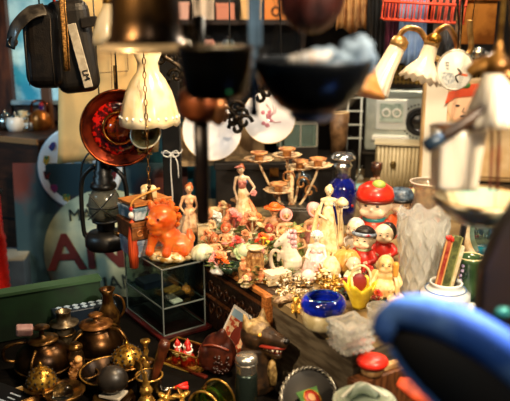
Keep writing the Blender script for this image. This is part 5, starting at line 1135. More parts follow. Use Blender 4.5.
for j in range(nz): m._f([g[0][j][0], g[0][j+1][0], g[1][j+1][0], g[1][j][0]]); m._f([g[0][j][nx], g[0][j+1][nx], g[1][j+1][nx], g[1][j][nx]])
o = m.build('parchment_sheet', M('e2bd7c', .7, c2='9a6a30', sc_=5, thr=(.42, .72)), None, 1.0); [MB().tube([ony(px_, -7, 2.325), Vector((ony(px_, -7, 2.325).x, 2.325, 1.72))], .0012, 5).build('hanging_cord', BLACK, o) for px_ in (70, 110, 155)]; tag(o, 'large yellowed parchment sheet hanging behind the copper lamp', 'sheet')
t = T('parchment_lines', None, None, p=(0, 0, 0), u=1.0); bpy.data.objects.remove(t.o)
for (x0, y0, x1, y1) in ((97, 73, 128, 71), (111, 50, 112, 92), (127, 48, 128, 70)):
    P = [ony(x0+(x1-x0)*k/4, y0+(y1-y0)*k/4, 2.29) for k in range(5)]
    L_ = MB().tube(P, .0014, 5).build('fold_line', M('6a4420', .7), o, 1.0)
# shelf board with plates
pl = ony(180, 150, 2.42)
t = T('shelf_board', 'grey-brown wooden shelf board carrying two white plates', 'shelf', p=(ony(232, 162, 2.42).x, 2.42, ony(232, 161, 2.42).z), u=unit(ony(232, 160, 2.42)), rot=(0, R(-2), 0))
t.part('board', MB().box((-3, 3, 1), (118, 34, 4)), M('8a7556', .6, c2='5a4830', sc_=12, stretch=(4, 1, 1)))
t.part('backboard', MB().box((-14, 18, 16), (94, 3, 32)), M('a88a60', .6, c2='6a5238', sc_=8, stretch=(3, 1, 1)))
for x in (-58, 52): t.part('hanging_rod', MB().tube([(x, 8, 0), (x, 8, (1.98-t.p.z)/t.u)], .9, 6), BLACK)
sb = t
def plate(label, px, py, r, rz=0, tilt=72, dY=0, deco=True, Y=2.36):
    p = ony(px, py, Y); t = T('porcelain_plate', label, 'plate', p=p, rot=(R(tilt), 0, R(rz)))
    t.part('plate', MB().lathe([(0, -3), (r*.62, -3), (r*.97, 0), (r, .6), (r*.97, 1.3), (r*.62, -1.2), (0, -1.2)], n=56), M('f4f2f4', .18, coat=.7)); t.part('gilt_rim', MB().ring((0, 0, .7), r*.985, .5, n=56, k=5), GOLD)
    if deco:
        q_ = random.Random(3); m = MB()
        for i in range(9): a = q_.uniform(0, 6.28); rr = q_.uniform(0, r*.35); m.mat(i % 3).ell((rr*math.cos(a), rr*math.sin(a), -1), (q_.uniform(1.5, 3), q_.uniform(1.2, 2.4), .4), n=8)
        for i in range(4): a = q_.uniform(0, 6.28); m.mat(1).tube([(0, 0, -1), (8*math.cos(a), 8*math.sin(a), -.9), (13*math.cos(a+.4), 13*math.sin(a+.4), -.9)], .45, 5)
        t.part('floral_print', m, [M('c87a8a', .4), M('7a9a7a', .4), M('d8a848', .4)])
plate('white floral plate standing at the right end of the shelf board', 269, 117, 27, tilt=76)
plate('plain white plate standing left on the shelf board behind the dark rod', 212, 131, 30, tilt=80, deco=False)
t = T('glass_casket', 'small glass and metal casket right of the floral plate', 'casket', p=(ony(297, 145, 2.56).x, 2.56, ony(297, 146, 2.56).z), u=unit(ony(297, 145, 2.5)), rot=(0, 0, R(8)))
t.part('body', MB().box((0, 0, 12), (38, 14, 22)), M('a8c4bc', .1, trans=.6, glassy=.5)); m = MB()
for x in (-19, 19):
    for y in (-7, 7): m.box((x, y, 12), (1.4, 1.4, 24))
for z_ in (0, 24):
    for y in (-7, 7): m.box((0, y, z_), (39, 1.4, 1.4))
    for x in (-19, 19): m.box((x, 0, z_), (1.4, 14, 1.4))
m.box((2, -7, 12), (1.4, 1.4, 24)); t.part('metal_frame', m, M('d8d8cc', .3, .7)); hb_ = (t.p.z-B-.001)/t.u; t.part('base', MB().box((0, 0, -hb_/2), (40, 16, hb_)), M('1a1512', .6))
# teal sign behind the ladies
q_ = ony(220, 190, 2.85)
t = T('metal_sheet', 'dark teal painted metal panel behind the dancing lady figurine', 'panel', p=(-.235, 2.75, ZS+.0005), u=1.0)
t.part('panel', MB().box((0, 0, .36), (.42, .02, .72)), M('1a4a5a', .35, c2='0c222c', sc_=7, coat=.4)); m = MB(); m.prism([(-.01, .44), (.04, .44), (.016, .62)], -.014, -.009); t.part('pale_triangle', m, M('6aa0b4', .4)); t.part('frame', MB().box((0, 0, .71), (.44, .03, .02)), BLACK)
t = T('blue_tin', 'teal blue tin left of the dark rod, behind the small lady', 'tin', p=(ony(187, 200, 2.5).x, 2.63, ZS), u=unit(ony(187, 200, 2.5))); t.part('body', MB().box((0, 0, 88), (24, 18, 176)), M('14647a', .35, c2='0f3a4a', sc_=15)); t.part('lid', MB().box((0, 0, 178), (25, 19, 5)), M('0f3a4a', .35))
# ---------------------------------------------------------------- hanging on the mid rail
RAILZ = 1.72
def wire(t, px, py, r=.8, mat=BLACK, name='hanging_wire', dx=0, Y=None, z=RAILZ):
    a = t.loc(px, py) if not isinstance(px, Vector) else px
    top = t.inv @ Vector((t.p.x+a.x*t.u, Y if Y else t.p.y, z)); return t.part(name, MB().tube([a, top/t.u], r, 6), mat)
# camera bag
t = T('leather_camera_bag', 'black leather camera bag with flap open hanging by a red cord', 'bag', 60, 92, Y=1.9, rot=(0, 0, R(6)))
m = MB(); m.box((-11, 0, 44), (40, 26, 80)); t.part('body', m, LEATHER, bevel=12)
m = MB(); m.X = Matrix.Rotation(R(-6), 4, 'Y'); m.box((20, 2, 42), (42, 24, 90)); t.part('side_pouch', m, M('191512', .45, c2='0e0c0b', sc_=40, bump=.2, bsc=300), bevel=11)
m = MB(); m.tube([(-6, -14, 80), (-20, -18, 76), (-34, -20, 62), (-40, -20, 44)], [8, 8.5, 8, 6.5], 14, sm=5, flat=.16); t.part('flap_strap', m, M('4a453e', .35, c2='25211d', sc_=40, coat=.4, bump=.2, bsc=250))
t.part('clasp', MB().ring((-37, -21, 50), 4.2, .9, rot=(R(90), 0, 0), n=16), SILVER)
m = MB(); m.X = Matrix.Translation((24, -14, 36)) @ Matrix.Rotation(R(-12), 4, 'Y'); m.box((0, 0, 0), (8.5, 2.4, 62)); s_ = t.part('grey_strap', m, M('b9b4a8', .5, c2='9a9488', sc_=50), bevel=.6)
text_mesh('LM', 8*t.u, .4*t.u, 'lettering', BLACK, s_, (28.5*t.u, -15.6*t.u, 18*t.u), (R(90), R(-12+90), 0))
t.part('belt_loop', MB().box((34, -11, 68), (16, 4, 10), (0, R(-8), 0)), LEATHER, bevel=1)
m = MB()
for x in (-26, -2): m.tube([(x, -13.4, 8), (x-1, -13.6, 40), (x, -13.4, 72)], .5, 5)
t.part('stitching', m, M('3f372e', .6)); wire(t, 55, 14, 1.6, M('b8241c', .5), 'red_cord'); wire(t, 40, 16, .9, BLACK, 'hanging_wire')
t = T('gold_tassel_strap', 'long gold braided strap hanging in front of the camera bag', 'strap', 67, 71, Y=1.84)
m = MB(); m.tube([(0, 0, 0), (.6, 0, 30), (0, 0, 70), (0, 0, 92)], 3.6, 10, flat=.5); t.part('braid', m, M('b98a4a', .5, .2, c2='5f4018', sc_=220)); m = MB(); m.tube([(-2.6, -1.4, 0), (-2.2, -1.4, 90)], .6, 5); m.tube([(2.6, -1.4, 0), (3, -1.4, 90)], .6, 5); t.part('edge_piping', m, BRASSD); 
wire(t, 67, -20, 1)
# lantern
t = T('hurricane_lantern', 'black iron hurricane lantern with a clouded glass chimney', 'lantern', 107, 247, Y=2.02)
IR = M('0a0908', .4, .2, c2='15110d', sc_=40)
t.part('tank', MB().lathe([(0, 0), (19, 0), (21, 3), (21, 11), (17, 16), (9, 18), (0, 19)], n=36), IR); t.part('burner', MB().lathe([(7, 18), (9, 20), (9, 25), (13, 27), (13, 29), (0, 29)], n=28), IR)
t.part('glass_chimney', MB().lathe([(11, 29), (15, 36), (16.5, 44), (14, 54), (10.5, 60), (9.6, 60), (13, 53), (15.5, 44), (14, 36), (10, 29)], n=32), M('b8b4a4', .15, trans=.8, glassy=.35))
t.part('top_cap', MB().lathe([(11, 60), (13, 62), (12, 66), (9, 67), (10, 72), (8, 73), (9, 78), (7, 80), (6, 88), (3, 92), (0, 92)], n=30), IR)
for s_ in (-1, 1): t.part('side_tube', MB().tube([(s_*18, 0, 10), (s_*22, 0, 16), (s_*22.5, 0, 50), (s_*20, 0, 70), (s_*12, 0, 80), (s_*7, 0, 82)], 2.3, 9, sm=5), IR)
m = MB()
for s_ in (-1, 1): m.tube([(s_*14, -12, 32), (0, -17.6, 45), (-s_*12, -12, 58)], .6, 5, sm=4)
m.ring((0, 0, 44), 17.2, .6, n=30, k=5); t.part('wire_guard', m, IR)
t.part('bail_handle', MB().tube([(-22, 0, 58), (-20, 2, 84), (-8, 4, 100), (0, 4, 103), (8, 4, 100), (20, 2, 84), (22, 0, 58)], 1, 6, sm=5), IR); t.part('filler_cap', MB().lathe([(4, 14), (4, 18), (0, 19)], o=(13, -8, 0), n=14), BRASSD); wire(t, Vector((0, 4, 103)), 0, .7)
# copper reflector lamp
p = ony(119, 128, 2.0)
t = T('copper_reflector_lamp', 'round copper reflector lamp with a red inner ring and a glass globe at its centre', 'lamp', p=p, rot=(R(84), 0, R(14)))
t.part('reflector', MB().lathe([(0, -12), (16, -11), (30, -5), (36, 2), (38, 6), (36.6, 6), (29, -2), (15, -7.6), (0, -8.6)], n=56), M('7a2a14', .3, .8, c2='3f120a', sc_=20)); t.part('outer_rim', MB().ring((0, 0, 6), 37, 1.6, n=56, k=8), COPPER)
t.part('red_enamel_ring', MB().lathe([(16, -6.6), (27, -2.6), (27, -1.8), (16, -5.8)], n=48), M('a8140e', .15, coat=1, c2='3a0806', sc_=60, thr=(.42, .5)))
t.part('inner_rim', MB().ring((0, 0, 2), 15.5, 1.8, n=40, k=8), M('c8823c', .22, 1)); t.part('globe', MB().ell((0, 0, 2), (12.5, 12.5, 10), n=24), M('d8621c', .06, coat=1, trans=.5, c2='8a2408', sc_=50)); t.part('stem', MB().tube([(0, 20, -9), (0, 50, -12), (0, 62, -12)], 2, 8), BRASSD)
wire(t, Vector((0, 38, 4)), 0, .8)
t = T('bell_cup', 'tilted green-brass bell cup just below the opal lampshade', 'bell', p=ony(146, 134, 1.965), rot=(R(62), 0, R(-12)))
t.part('cup', MB().lathe([(0, -8), (6, -8), (13, -2), (16, 1), (16, 2), (12, .6), (5, -4), (0, -4.6)], n=36), M('9a9468', .3, .8, c2='6a6440', sc_=40)); t.part('rim', MB().ring((0, 0, 1.6), 15.4, .9, n=36, k=6), M('d8d2b8', .3, .5)); t.part('clapper', MB().ell((0, 0, 1), 5), BRASSD); wire(t, Vector((0, 14, 0)), 0, .6)
t = T('brass_scroll', 'small curled brass bracket hanging under the bell cup', 'bracket', p=ony(143, 152, 2.0)); t.part('scroll', MB().tube([(7*math.cos(i*.5)*(1-i/22), 0, 4*math.sin(i*.5)*(1-i/22)+2) for i in range(18)], 1.1, 6), BRASS); t.part('bar', MB().box((2, 0, -2), (14, 2, 1.6)), BRASS); wire(t, Vector((0, 1, 4)), 0, .5)
# opal shade with chain
t = T('opal_lampshade', 'white opal glass bell lampshade with a dotted band and wavy rim', 'lampshade', 150, 124, Y=1.92)
m = MB(); m.lathe([(30, 0), (29.5, 6), (27, 18), (23, 32), (17, 44), (11, 52), (10, 60), (14, 70), (13, 70.5), (9, 60), (10, 52), (16, 43.5), (22, 31), (26, 17), (28.5, 6), (29, .5)], n=64, fl=10, fa=.025, zw=1.4, fz=[1, .8, .3]+[0]*10+[.3, .8, 1]); b = t.part('shade', m, OPAL)
m = MB()
for i in range(22): a = 2*PI*i/22; m.ell((28.9*math.cos(a), 28.9*math.sin(a), 8), (1.7, 1.7, 1.9), n=8)
t.part('dotted_band', m, WHITE, parent=b); t.part('collar', MB().lathe([(0, 68), (11, 68), (11, 76), (4, 80), (0, 80)], n=24), BRASS); wire(t, Vector((0, 0, 80)), 0, .9)
t = T('brass_chain', 'dark brass link chain hanging in front of the opal lampshade', 'chain', 149, 186, Y=1.84)
for i in range(32):
    t.part('link', MB().ring((0, 0, 4+i*6.6), 1.5, .55, rot=(R(90), 0, R(90*(i % 2))), n=10, k=5, sy=2.3), BRASSD)
m = MB(); m.chain([(0, 0, -12), (0, 0, -5)], [2, 2.4]); m.ell((0, 0, -1), 2.2); m.chain([(-1.5, 0, -8), (-3, 0, -15)], [1.6, 1.2]); m.chain([(1.5, 0, -8), (3, 0, -15)], [1.6, 1.2]); t.part('figure_pendant', m, BRASSD, remesh=.5, smooth=1)
# ornate cast iron pieces
def scrollwork(label, px, py, w, h, Y, rz=0, ry=0):
    t = T('iron_bracket', label, 'bracket', p=ony(px, py, Y), rot=(0, R(ry), R(rz)))
    m = MB(); m.tube([(-w/2, 0, h*.5), (0, 0, h*.15), (w/2, 0, -h*.5)], 3.4, 8, sm=4, flat=.6)
    t.part('bar', m, BLACKM)
    for k in range(6):
        f = k/5; x = -w/2+w*f; z_ = h*.5-h*f; sg = 1 if k % 2 else -1
        m = MB(); m.tube([(x+sg*3+8*math.cos(j*.55)*(1-j/15)*sg, 0, z_+sg*5+8*math.sin(j*.55)*(1-j/15)) for j in range(14)], 2.1, 7); t.part('scroll', m, BLACKM)
    m = MB(); m.ell((0, -2, 0), (4, 3, 4)); t.part('rosette', m, BLACKM)
    wire(t, Vector((-w/2, 0, h*.5)), 0, .8)
scrollwork('long black cast iron scroll bracket left of the dark pan', 183, 75, 40, 40, 2.0)
scrollwork('small black cast iron fleur bracket in front of the plain white plate', 236, 118, 11, 18, 2.25)
scrollwork('small black iron scroll bracket at the top left of the floral plate', 258, 86, 14, 22, 2.25)
# ================================================================= radio shelf on the right, clothes, wall lamp
def gy(Y, px, py): return ony(px, py, Y)
# heater
p = onz(396, 188, B); 
t = T('ribbed_heater', 'old beige ribbed metal box with a round emblem below the silver radio', 'heater', p=p, rot=(0, 0, R(-12)))
HB = M('b8ab8a', .4, c2='8f8264', sc_=12, coat=.2)
t.part('body', MB().box((0, 10, 22), (44, 22, 44)), HB, bevel=3)
for k in range(11): t.part('rib', MB().tube([(-18.5+k*3.7, -1.6, 3), (-18.5+k*3.7, -2, 22), (-18.5+k*3.7, -1.6, 42)], 1.25, 7), M('d9cfae', .35, coat=.3))
t.part('emblem', MB().ell((-4, -3.4, 24), (3.2, 1.2, 4.4)), M('6a5a34', .3, .7)); t.part('top_edge', MB().box((0, 8, 45), (46, 26, 2)), M('d8ceb0', .4))
hz = p.z+46.5*t.u
# dark cabinet that carries the radio
Yr = 2.62
pb = gy(Yr, 408, 150)
t = T('black_cabinet', 'black cabinet behind the ribbed heater carrying the silver radio', 'cabinet', p=(pb.x+.09, Yr+.17, B), u=1.0, rot=(0, 0, R(-12)))
ch = gy(Yr, 400, 158).z-B
t.part('body', MB().box((0, 0.02, ch/2), (.44, .16, ch-.006)), M('0f0d0c', .4)); t.part('top', MB().box((0, .0, ch-.004), (.46, .20, .008)), M('2a2622', .4))
# radio
pr = Vector((pb.x+.085, Yr+.14, B+ch+.0015))
t = T('cassette_radio', 'silver portable cassette radio with a round black speaker on the right', 'radio', p=pr, u=unit(pr), rot=(0, 0, R(-12)))
SV = M('c5cdc4', .3, .35, c2='a9b4ae', sc_=10, coat=.3)
t.part('body', MB().box((0, 0, 31), (112, 26, 60)), SV, bevel=2.2)
d_ = t.part('cassette_door', MB().box((-31, -13.6, 37), (30, 2, 30)), M('dfe6e0', .25, .3), bevel=.8); t.part('cassette_window', MB().box((-31, -15, 39), (22, 1.4, 18)), M('7d9086', .15, c2='b9c8bc', sc_=40, coat=.5), parent=d_); m = MB(); m.ring((-36, -16, 39), 3.6, .9, rot=(R(90), 0, 0), n=16, k=5); m.ring((-26, -16, 39), 3.6, .9, rot=(R(90), 0, 0), n=16, k=5); t.part('reel', m, WHITE, parent=d_)
t.part('key_strip', MB().box((-31, -13.6, 14), (34, 2, 6)), M('e4e8e0', .3, .2), bevel=.6)
for k in range(6): t.part('key', MB().box((-46+k*6, -14.6, 14), (6, 2.4, 4)), M('f0f0ea', .3), bevel=.5)
def spk(x):
    s_ = t.part('speaker', MB().lathe([(0, -2), (13, -2), (14, 0), (13, 1.4), (11, .6), (0, .4)], o=(x, -13.4, 31), rot=(R(90), 0, 0), n=40), M('16181a', .4))
    t.part('speaker_cone', MB().lathe([(0, 2.6), (4, 2.4), (6, 1.4), (8, .9), (8.4, 2.2), (9.4, 2.2), (9.4, .4), (0, .4)], o=(x, -13.6, 31), rot=(R(90), 0, 0), n=32), M('0b0c0d', .3, coat=.3), parent=s_)
    m = MB()
    for i in range(30): a = 2*PI*i/30; m.ell((x+16.4*math.cos(a), -13.2, 31+16.4*math.sin(a)), (1.1, .8, 1.1), n=6)
    t.part('speaker_holes', m, BLACK)
spk(-4)
t.part('carry_handle', MB().tube([(-50, 14, 56), (-50, 17, 50), (50, 17, 50), (50, 14, 56)], 2, 8), SV); t.part('tuning_strip', MB().box((0, -13.4, 57), (104, 1.6, 5)), M('8f9a92', .3, .4))
# gold grilled receiver on top of the radio, shelf
pg = Vector((pr.x+.01, pr.y+.06, pr.z+61.5*t.u))
t = T('radio_receiver', 'brown wooden receiver with a gold lattice grille on top of the silver radio', 'radio', p=pg, u=unit(pg), rot=(0, 0, R(-12)))
t.part('body', MB().box((4, 0, 14), (112, 24, 28)), M('3a2413', .4, c2='24140a', sc_=10), bevel=1)
m = MB()
for k in range(26): m.box((-48+k*4, -12.6, 13), (2, 1, 18))
for k in range(4): m.box((2, -13, 6+k*5), (104, .8, 1.4))
t.part('grille', m, M('d9ae4c', .35, .25, c2='a87c2c', sc_=90)); t.part('top_strip', MB().box((4, -12.4, 26), (110, 1.4, 2.4)), BRASS); t.part('red_needle', MB().box((-36, -13.8, 13), (1.6, .8, 17)), RED)
# small clutter between plates and radio
p = gy(2.7, 350, 122)
t = T('wire_rack', 'white wire rack between the big dark pan and the silver radio', 'rack', p=(p.x, 2.78, B), u=unit(p))
hh = (p.z-B)/t.u
m = MB()
for x in (-14, 0, 14): m.tube([(x, 0, 0), (x, 0, hh+22)], .9, 6)
for k in range(4): m.tube([(-16, 0, hh-20+k*14), (16, 0, hh-20+k*14)], .9, 6)
t.part('grid', m, M('c9cfca', .4)); t.part('foot', MB().box((0, 0, .8), (36, 14, 1.6)), M('c9cfca', .4))
t = T('wooden_cup', 'wooden cup on the dark riser left of the silver radio', 'cup', p=(gy(2.78, 336, 150).x, 2.70, gy(2.70, 336, 152).z), u=unit(p)); t.part('body', MB().lathe([(0, 0), (8, 0), (9, 22), (10, 40), (8, 40), (7, 4), (0, 4)], n=24), M('8a6a4a', .5, c2='5a4028', sc_=30)); t.part('rim', MB().ring((0, 0, 40), 9, 1, n=24, k=6), CREAM)
q = t.p; solo('riser_block', MB().box((0, 0, 0), (.16, .10, q.z-B-.003)), BLACK, 'black riser block behind the candelabra', 'block', p=(q.x-.015, q.y, B+(q.z-B)/2), u=1.0)
p = onz(333, 205, B)
t = T('knife', 'slim steel paper knife leaning left of the ribbed heater', 'knife', p=onz(349, 196, B), rot=(0, R(22), 0)); t.part('blade', MB().tube([(0, 0, 4), (0, 0, 20), (0, 0, 34)], [1.6, 1.8, .4], 6, flat=.35), SILVER); t.part('handle', MB().tube([(0, 0, 0), (0, 0, 6)], 2, 8), BLACK)
t = T('teal_box', 'small pale teal box between the cobalt bottle and the bud vase', 'box', 358, 196, z=B, rot=(0, 0, .2)); t.part('body', MB().box((0, 4, 4), (26, 12, 8)), M('5f9a9a', .4), bevel=.6); t.part('lid', MB().box((0, 4, 9), (27, 13, 2.4)), M('8fc0bc', .4), bevel=.4)
# printed box with girl
pbx = onz(455, 213, B); Yb = 2.25
k_ = gy(Yb, 462, 180)
t = T('cassette_deck', 'black cassette deck with rows of buttons under the picture box', 'cassette deck', p=(k_.x+.105, Yb+.14, B), u=unit(k_), rot=(0, 0, R(-10)))
t.part('body', MB().box((0, 0, 12), (124, 46, 24)), M('141210', .35, coat=.2), bevel=1)
m = MB()
for j in range(2):
    for i in range(16): m.box((-52+i*7, -23.4, 7+j*9), (4, 1.2, 2.4))
t.part('buttons', m, M('b9a888', .4)); t.part('red_button', MB().box((32, -23.4, 12), (4, 1.6, 4)), RED)
dk = t
t = T('picture_box', 'tan cardboard box printed with a girl in an orange headscarf', 'box', p=dk.p+Vector((-.028, -.01, 24.6*dk.u)), u=dk.u, rot=(R(-6), 0, R(-10)))
t.part('box', MB().box((0, 8, 54), (112, 22, 108)), M('c9a878', .55, c2='a98a5c', sc_=10), bevel=3)
t.part('white_border', MB().box((-42, -3.4, 52), (22, 1, 102)), M('e0d8c4', .5)); 
pn = t.part('print', MB().box((10, -3.6, 54), (80, 1.2, 96)), M('dcc094', .5, c2='c8a470', sc_=12))
UPX = Matrix.Translation((6, 0, 32))
m = MB(); m.X = UPX; m.ell((-20, -4.4, 46), (17, 1.6, 18), n=28); t.part('printed_face', m, M('eebd94', .45), parent=pn)
m = MB(); m.X = UPX; m.prism([(-40, 48), (-37, 60), (-26, 68), (-8, 70), (8, 62), (12, 48), (4, 44), (-2, 52), (-14, 57), (-30, 55)], -6.4, -4.6); t.part('printed_headscarf', m, M('e2602a', .5, c2='c8441c', sc_=20), parent=pn); m = MB(); m.X = UPX; m.ell((-20, -6.2, 68), (5, 1.4, 3.4)); t.part('printed_leaf', m, M('4a7a3a', .5), parent=pn)
m = MB(); m.X = UPX; m.mat(0).ell((-27, -6, 47), (2.6, .8, 1.4)); m.mat(0).ell((-12, -6, 47), (2.6, .8, 1.4)); m.mat(1).ell((-20, -6, 36), (4, .8, 1.4)); m.mat(0).tube([(-20, -6, 45), (-22, -6.2, 41), (-19, -6, 40)], .5, 5); t.part('printed_features', m, [M('2a1a14', .5), M('b8402c', .5)], parent=pn)
t = T('pattern_bowl', 'small green and cream patterned bowl below the picture box', 'bowl', p=onz(419, 209, B), u=None); t.part('bowl', MB().lathe([(0, 0), (8, 0), (14, 8), (16, 18), (14, 18), (12, 8), (7, 3), (0, 2)], n=36), M('d9cda0', .3, c2='5a7a4a', sc_=60, thr=(.5, .56), coat=.4)); t.part('rim', MB().ring((0, 0, 18), 15, .9, n=36, k=6), M('8a3a2a', .4))
# -------- clothes and cage along the back
def cloth(label, px0, py1, px1, col_, col2, Y, n=9, amp=.012, name='garment', top=None, rough=.8):
    a = gy(Y, px0, py1); b = gy(Y, px1, py1); zt = 1.93
    t = T(name, label, 'garment', p=((a.x+b.x)/2, Y, a.z), u=1.0); wd = b.x-a.x; H = zt-a.z
    m = MB(); nx = 30; nz = 10; gr = []
    for s_ in (-1, 1):
        rows = []
        for j in range(nz+1):
            rw = []
            for i in range(nx+1):
                f = i/nx; z_ = H*j/nz+(.012*math.sin(f*9) if j == 0 else 0); taper = 1-.25*(j/nz)**3
                rw.append(m._v((wd*(f-.5)*taper, amp*math.sin(f*n*2*PI/2+j*.15)*(1.2-j/nz)+s_*.006*math.sin(PI*f)+s_*.002, z_)))
            rows.append(rw)
        gr.append(rows)
    for g_ in gr:
        for j in range(nz):
            for i in range(nx): m._f([g_[j][i], g_[j][i+1], g_[j+1][i+1], g_[j+1][i]])
    for j in range(nz):
        for i in (0, nx): m._f([gr[0][j][i], gr[0][j+1][i], gr[1][j+1][i], gr[1][j][i]])
    for i in range(nx):
        for j in (0, nz): m._f([gr[0][j][i], gr[0][j][i+1], gr[1][j][i+1], gr[1][j][i]])
    t.part('cloth', m, M(col_, rough, c2=col2, sc_=14))
    t.part('hanger', MB().tube([(-wd*.35, 0, H-.004), (0, 0, H+.03), (wd*.35, 0, H-.004)], .003, 6).tube([(0, 0, H+.03), (0, 0, H+.06), (.008, 0, H+.07)], .002, 6), BLACKM)
    return t
cloth('tan coat hanging left of the black garments at the back', 336, 31, 366, 'c8965a', '8a5a30', 2.72)
cloth('black garment hanging between the tan and the purple ones', 366, 60, 386, '14110f', '0a0908', 2.70)
cloth('purple-red garment hanging beside the pale blue one', 384, 64, 400, '5a1234', '340a1e', 2.68)
cloth('pale blue garment hanging behind the red wire basket', 397, 66, 424, '8fa8cc', '6a86b0', 2.66, amp=.006)
cloth('dark grey fringed shawl hanging behind the round label', 430, 84, 470, '4a4034', '2c2620', 2.62, n=15)
t = T('red_wire_basket', 'red wire basket hanging high behind the wall lamp', 'basket', p=gy(2.3, 422, 21), rot=(R(4), R(3), 0))
RW = M('c8452a', .4)
m = MB()
for k in range(13): m.tube([(-39+k*6.5, -9, 34), (-39+k*6.5, -9, 1), (-39+k*6.5, 9, 0), (-39+k*6.5, 9, 34)], .8, 6)
t.part('wires', m, RW); m = MB()
for z_ in (0, 17, 34): m.tube([(-40, -9, z_), (40, -9, z_), (40, 9, z_), (-40, 9, z_)], 1.1, 6, closed=True)
t.part('frame', m, RW); m = MB()
for x in (-38, 38): m.tube([(x, 0, 34), (x, 0, 110)], .6, 5)
t.part('hanging_wire', m, BLACK)
t = T('copper_hood', 'amber copper lamp hood hanging at the top right', 'lamp', p=gy(2.4, 474, 44)); t.part('hood', MB().box((0, 0, 22), (34, 20, 44)).box((0, 0, 44), (42, 26, 5)), M('b8722c', .35, .5, c2='7a4214', sc_=12), bevel=1); t.part('rod', MB().tube([(0, 0, 45), (0, 0, 120)], 1.4, 6), BRASSD)
t = T('hanging_rod', 'pale metal rod hanging behind the round label', 'rod', p=gy(2.0, 459, 50)); t.part('rod', MB().tube([(0, 0, 0), (0, 0, 150)], 1.6, 8), SILVER); t.part('hook', MB().tube([(0, 0, 0), (1, 0, -6), (5, 0, -8), (8, 0, -4)], 1.2, 6, sm=3), SILVER)
# swan neck wall lamp
Yw = 1.55
t = T('swan_neck_lamp', 'brass swan-neck lamp with two white fluted glass shades', 'lamp', p=gy(Yw, 457, 40))
BR = M('c9a468', .35, .5, c2='9a7038', sc_=30)
def lp(px, py, dy=0): return t.loc(px, py, dy)
t.part('arm', MB().tube([lp(399, 38), lp(402, 32), lp(409, 28), lp(420, 31), lp(427, 42), lp(432, 54), lp(440, 60), lp(449, 59), lp(457, 55)], 2.9, 10, sm=6), BR)
t.part('arm', MB().tube([lp(434, 36, -6), lp(440, 29, -6), lp(448, 27, -5), lp(454, 36, -3), lp(457, 46, -1), lp(457, 55)], 2.9, 10, sm=6), M('c08a44', .35, .6, c2='8a5420', sc_=30))
t.part('arm', MB().tube([lp(457, 55), lp(465, 56, 2), lp(471, 48, 4), lp(470, 30, 5), lp(470, 20, 5)], 2.9, 10, sm=6), BR)
t.part('hanging_rod', MB().tube([lp(457, 56), lp(458, -20), lp(458, -60)], 1.4, 8), SILVER)
def shade(col_px, tip_px, rb, rt, L, rim, mat, fl, dy=0, fa=.05, sock=True):
    c = lp(*col_px, dy); e_ = lp(*tip_px, dy-6); d = (e_-c).normalized(); q = d.to_track_quat('Z', 'Y').to_euler(); m = MB()
    pr_ = [(rb, 0), (rb*1.15, L*.2), (rb*1.25, L*.5), (rt*.8, L*.8), (rt, L), (rt*.96, L+.4), (rt*.76, L*.8), (rb*1.15, L*.5), (rb*1.0, L*.2), (rb*.85, .5)]
    m.lathe(pr_, o=c, rot=tuple(q), n=72, fl=fl, fa=fa, fz=[.1, .3, .6, .9, 1, 1, .9, .6, .3, .1], zw=rim); s_ = t.part('glass_shade', m, mat)
    if sock: t.part('socket', MB().lathe([(0, -9), (4, -8), (rb*1.1, -5), (rb*1.2, 0), (rb*1.15, 4), (0, 4)], o=c, rot=tuple(q), n=24), BR)
    return s_
shade((399, 44), (374, 92), 7.5, 15, 52, .6, OPALW, 12)
shade((432, 43), (421, 76), 6.5, 21, 37, 1.6, OPALW, 14, dy=-6)
t.part('gold_ball', MB().ell(lp(434, 39, -8), (7.4, 7.4, 6), n=20), M('d8a040', .25, .8, c2='a86c20', sc_=30))
# wide orange-brown bell shade beyond the first shade
t = T('amber_bell_shade', 'wide amber-brown bell shade tilted below the left fluted glass shade', 'lampshade', p=gy(1.35, 362, 93), rot=(R(-12), R(16), 0)); t.part('shade', MB().lathe([(24, 0), (22, 3), (14, 12), (8, 22), (5, 30), (4, 30), (7, 21), (13, 11.4), (21, 2.4)], n=44), M('d9a468', .4, c2='b87a3c', sc_=20, tl=.25)); t.part('cap', MB().lathe([(0, 28), (5, 28), (5, 34), (0, 36)], n=18), BRASSD); wire(t, Vector((0, 0, 36)), 0, .8)
# round label
t = T('round_label', 'round white paper dial with grey text patch and orange mark, hanging from the lamp', 'label', p=gy(1.5, 455, 70), rot=(0, R(3), R(-6)))
t.part('dial', MB().lathe([(0, -1.4), (16.6, -1.4), (17.6, 0), (16.6, 1.4), (0, 1.4)], rot=(R(90), 0, 0), n=48, sy=1.1), M('efe9da', .4, coat=.3)); t.part('rim', MB().ring((0, 0, 0), 17.6, 1.2, rot=(R(90), 0, 0), n=48, k=7, sy=1.1), M('b9b0a0', .3, .6)); t.part('grey_patch', MB().prism([(-13, -2), (-2, -3), (1, -9), (-1, -14), (-7, -15), (-12, -9)], -2, -1.5), M('7d8284', .5, c2='c9c9c2', sc_=300)); t.part('orange_mark', MB().box((8, -1.8, -4), (9, .5, 2), (0, R(8), 0)), M('d8602a', .5))
m = MB()
for k in range(3): m.box((-9+k*.6, -1.8, 7-k*3), (4-k, .5, .8))
t.part('text_lines', m, M('4a4a48', .5)); t.part('metal_clip', MB().tube([(2, -1.8, 2), (6, -2.4, -3), (1, -2.6, -6), (4, -2.2, -12)], .7, 6, sm=4), BLACKM); wire(t, Vector((0, 0, 19)), 0, .6)
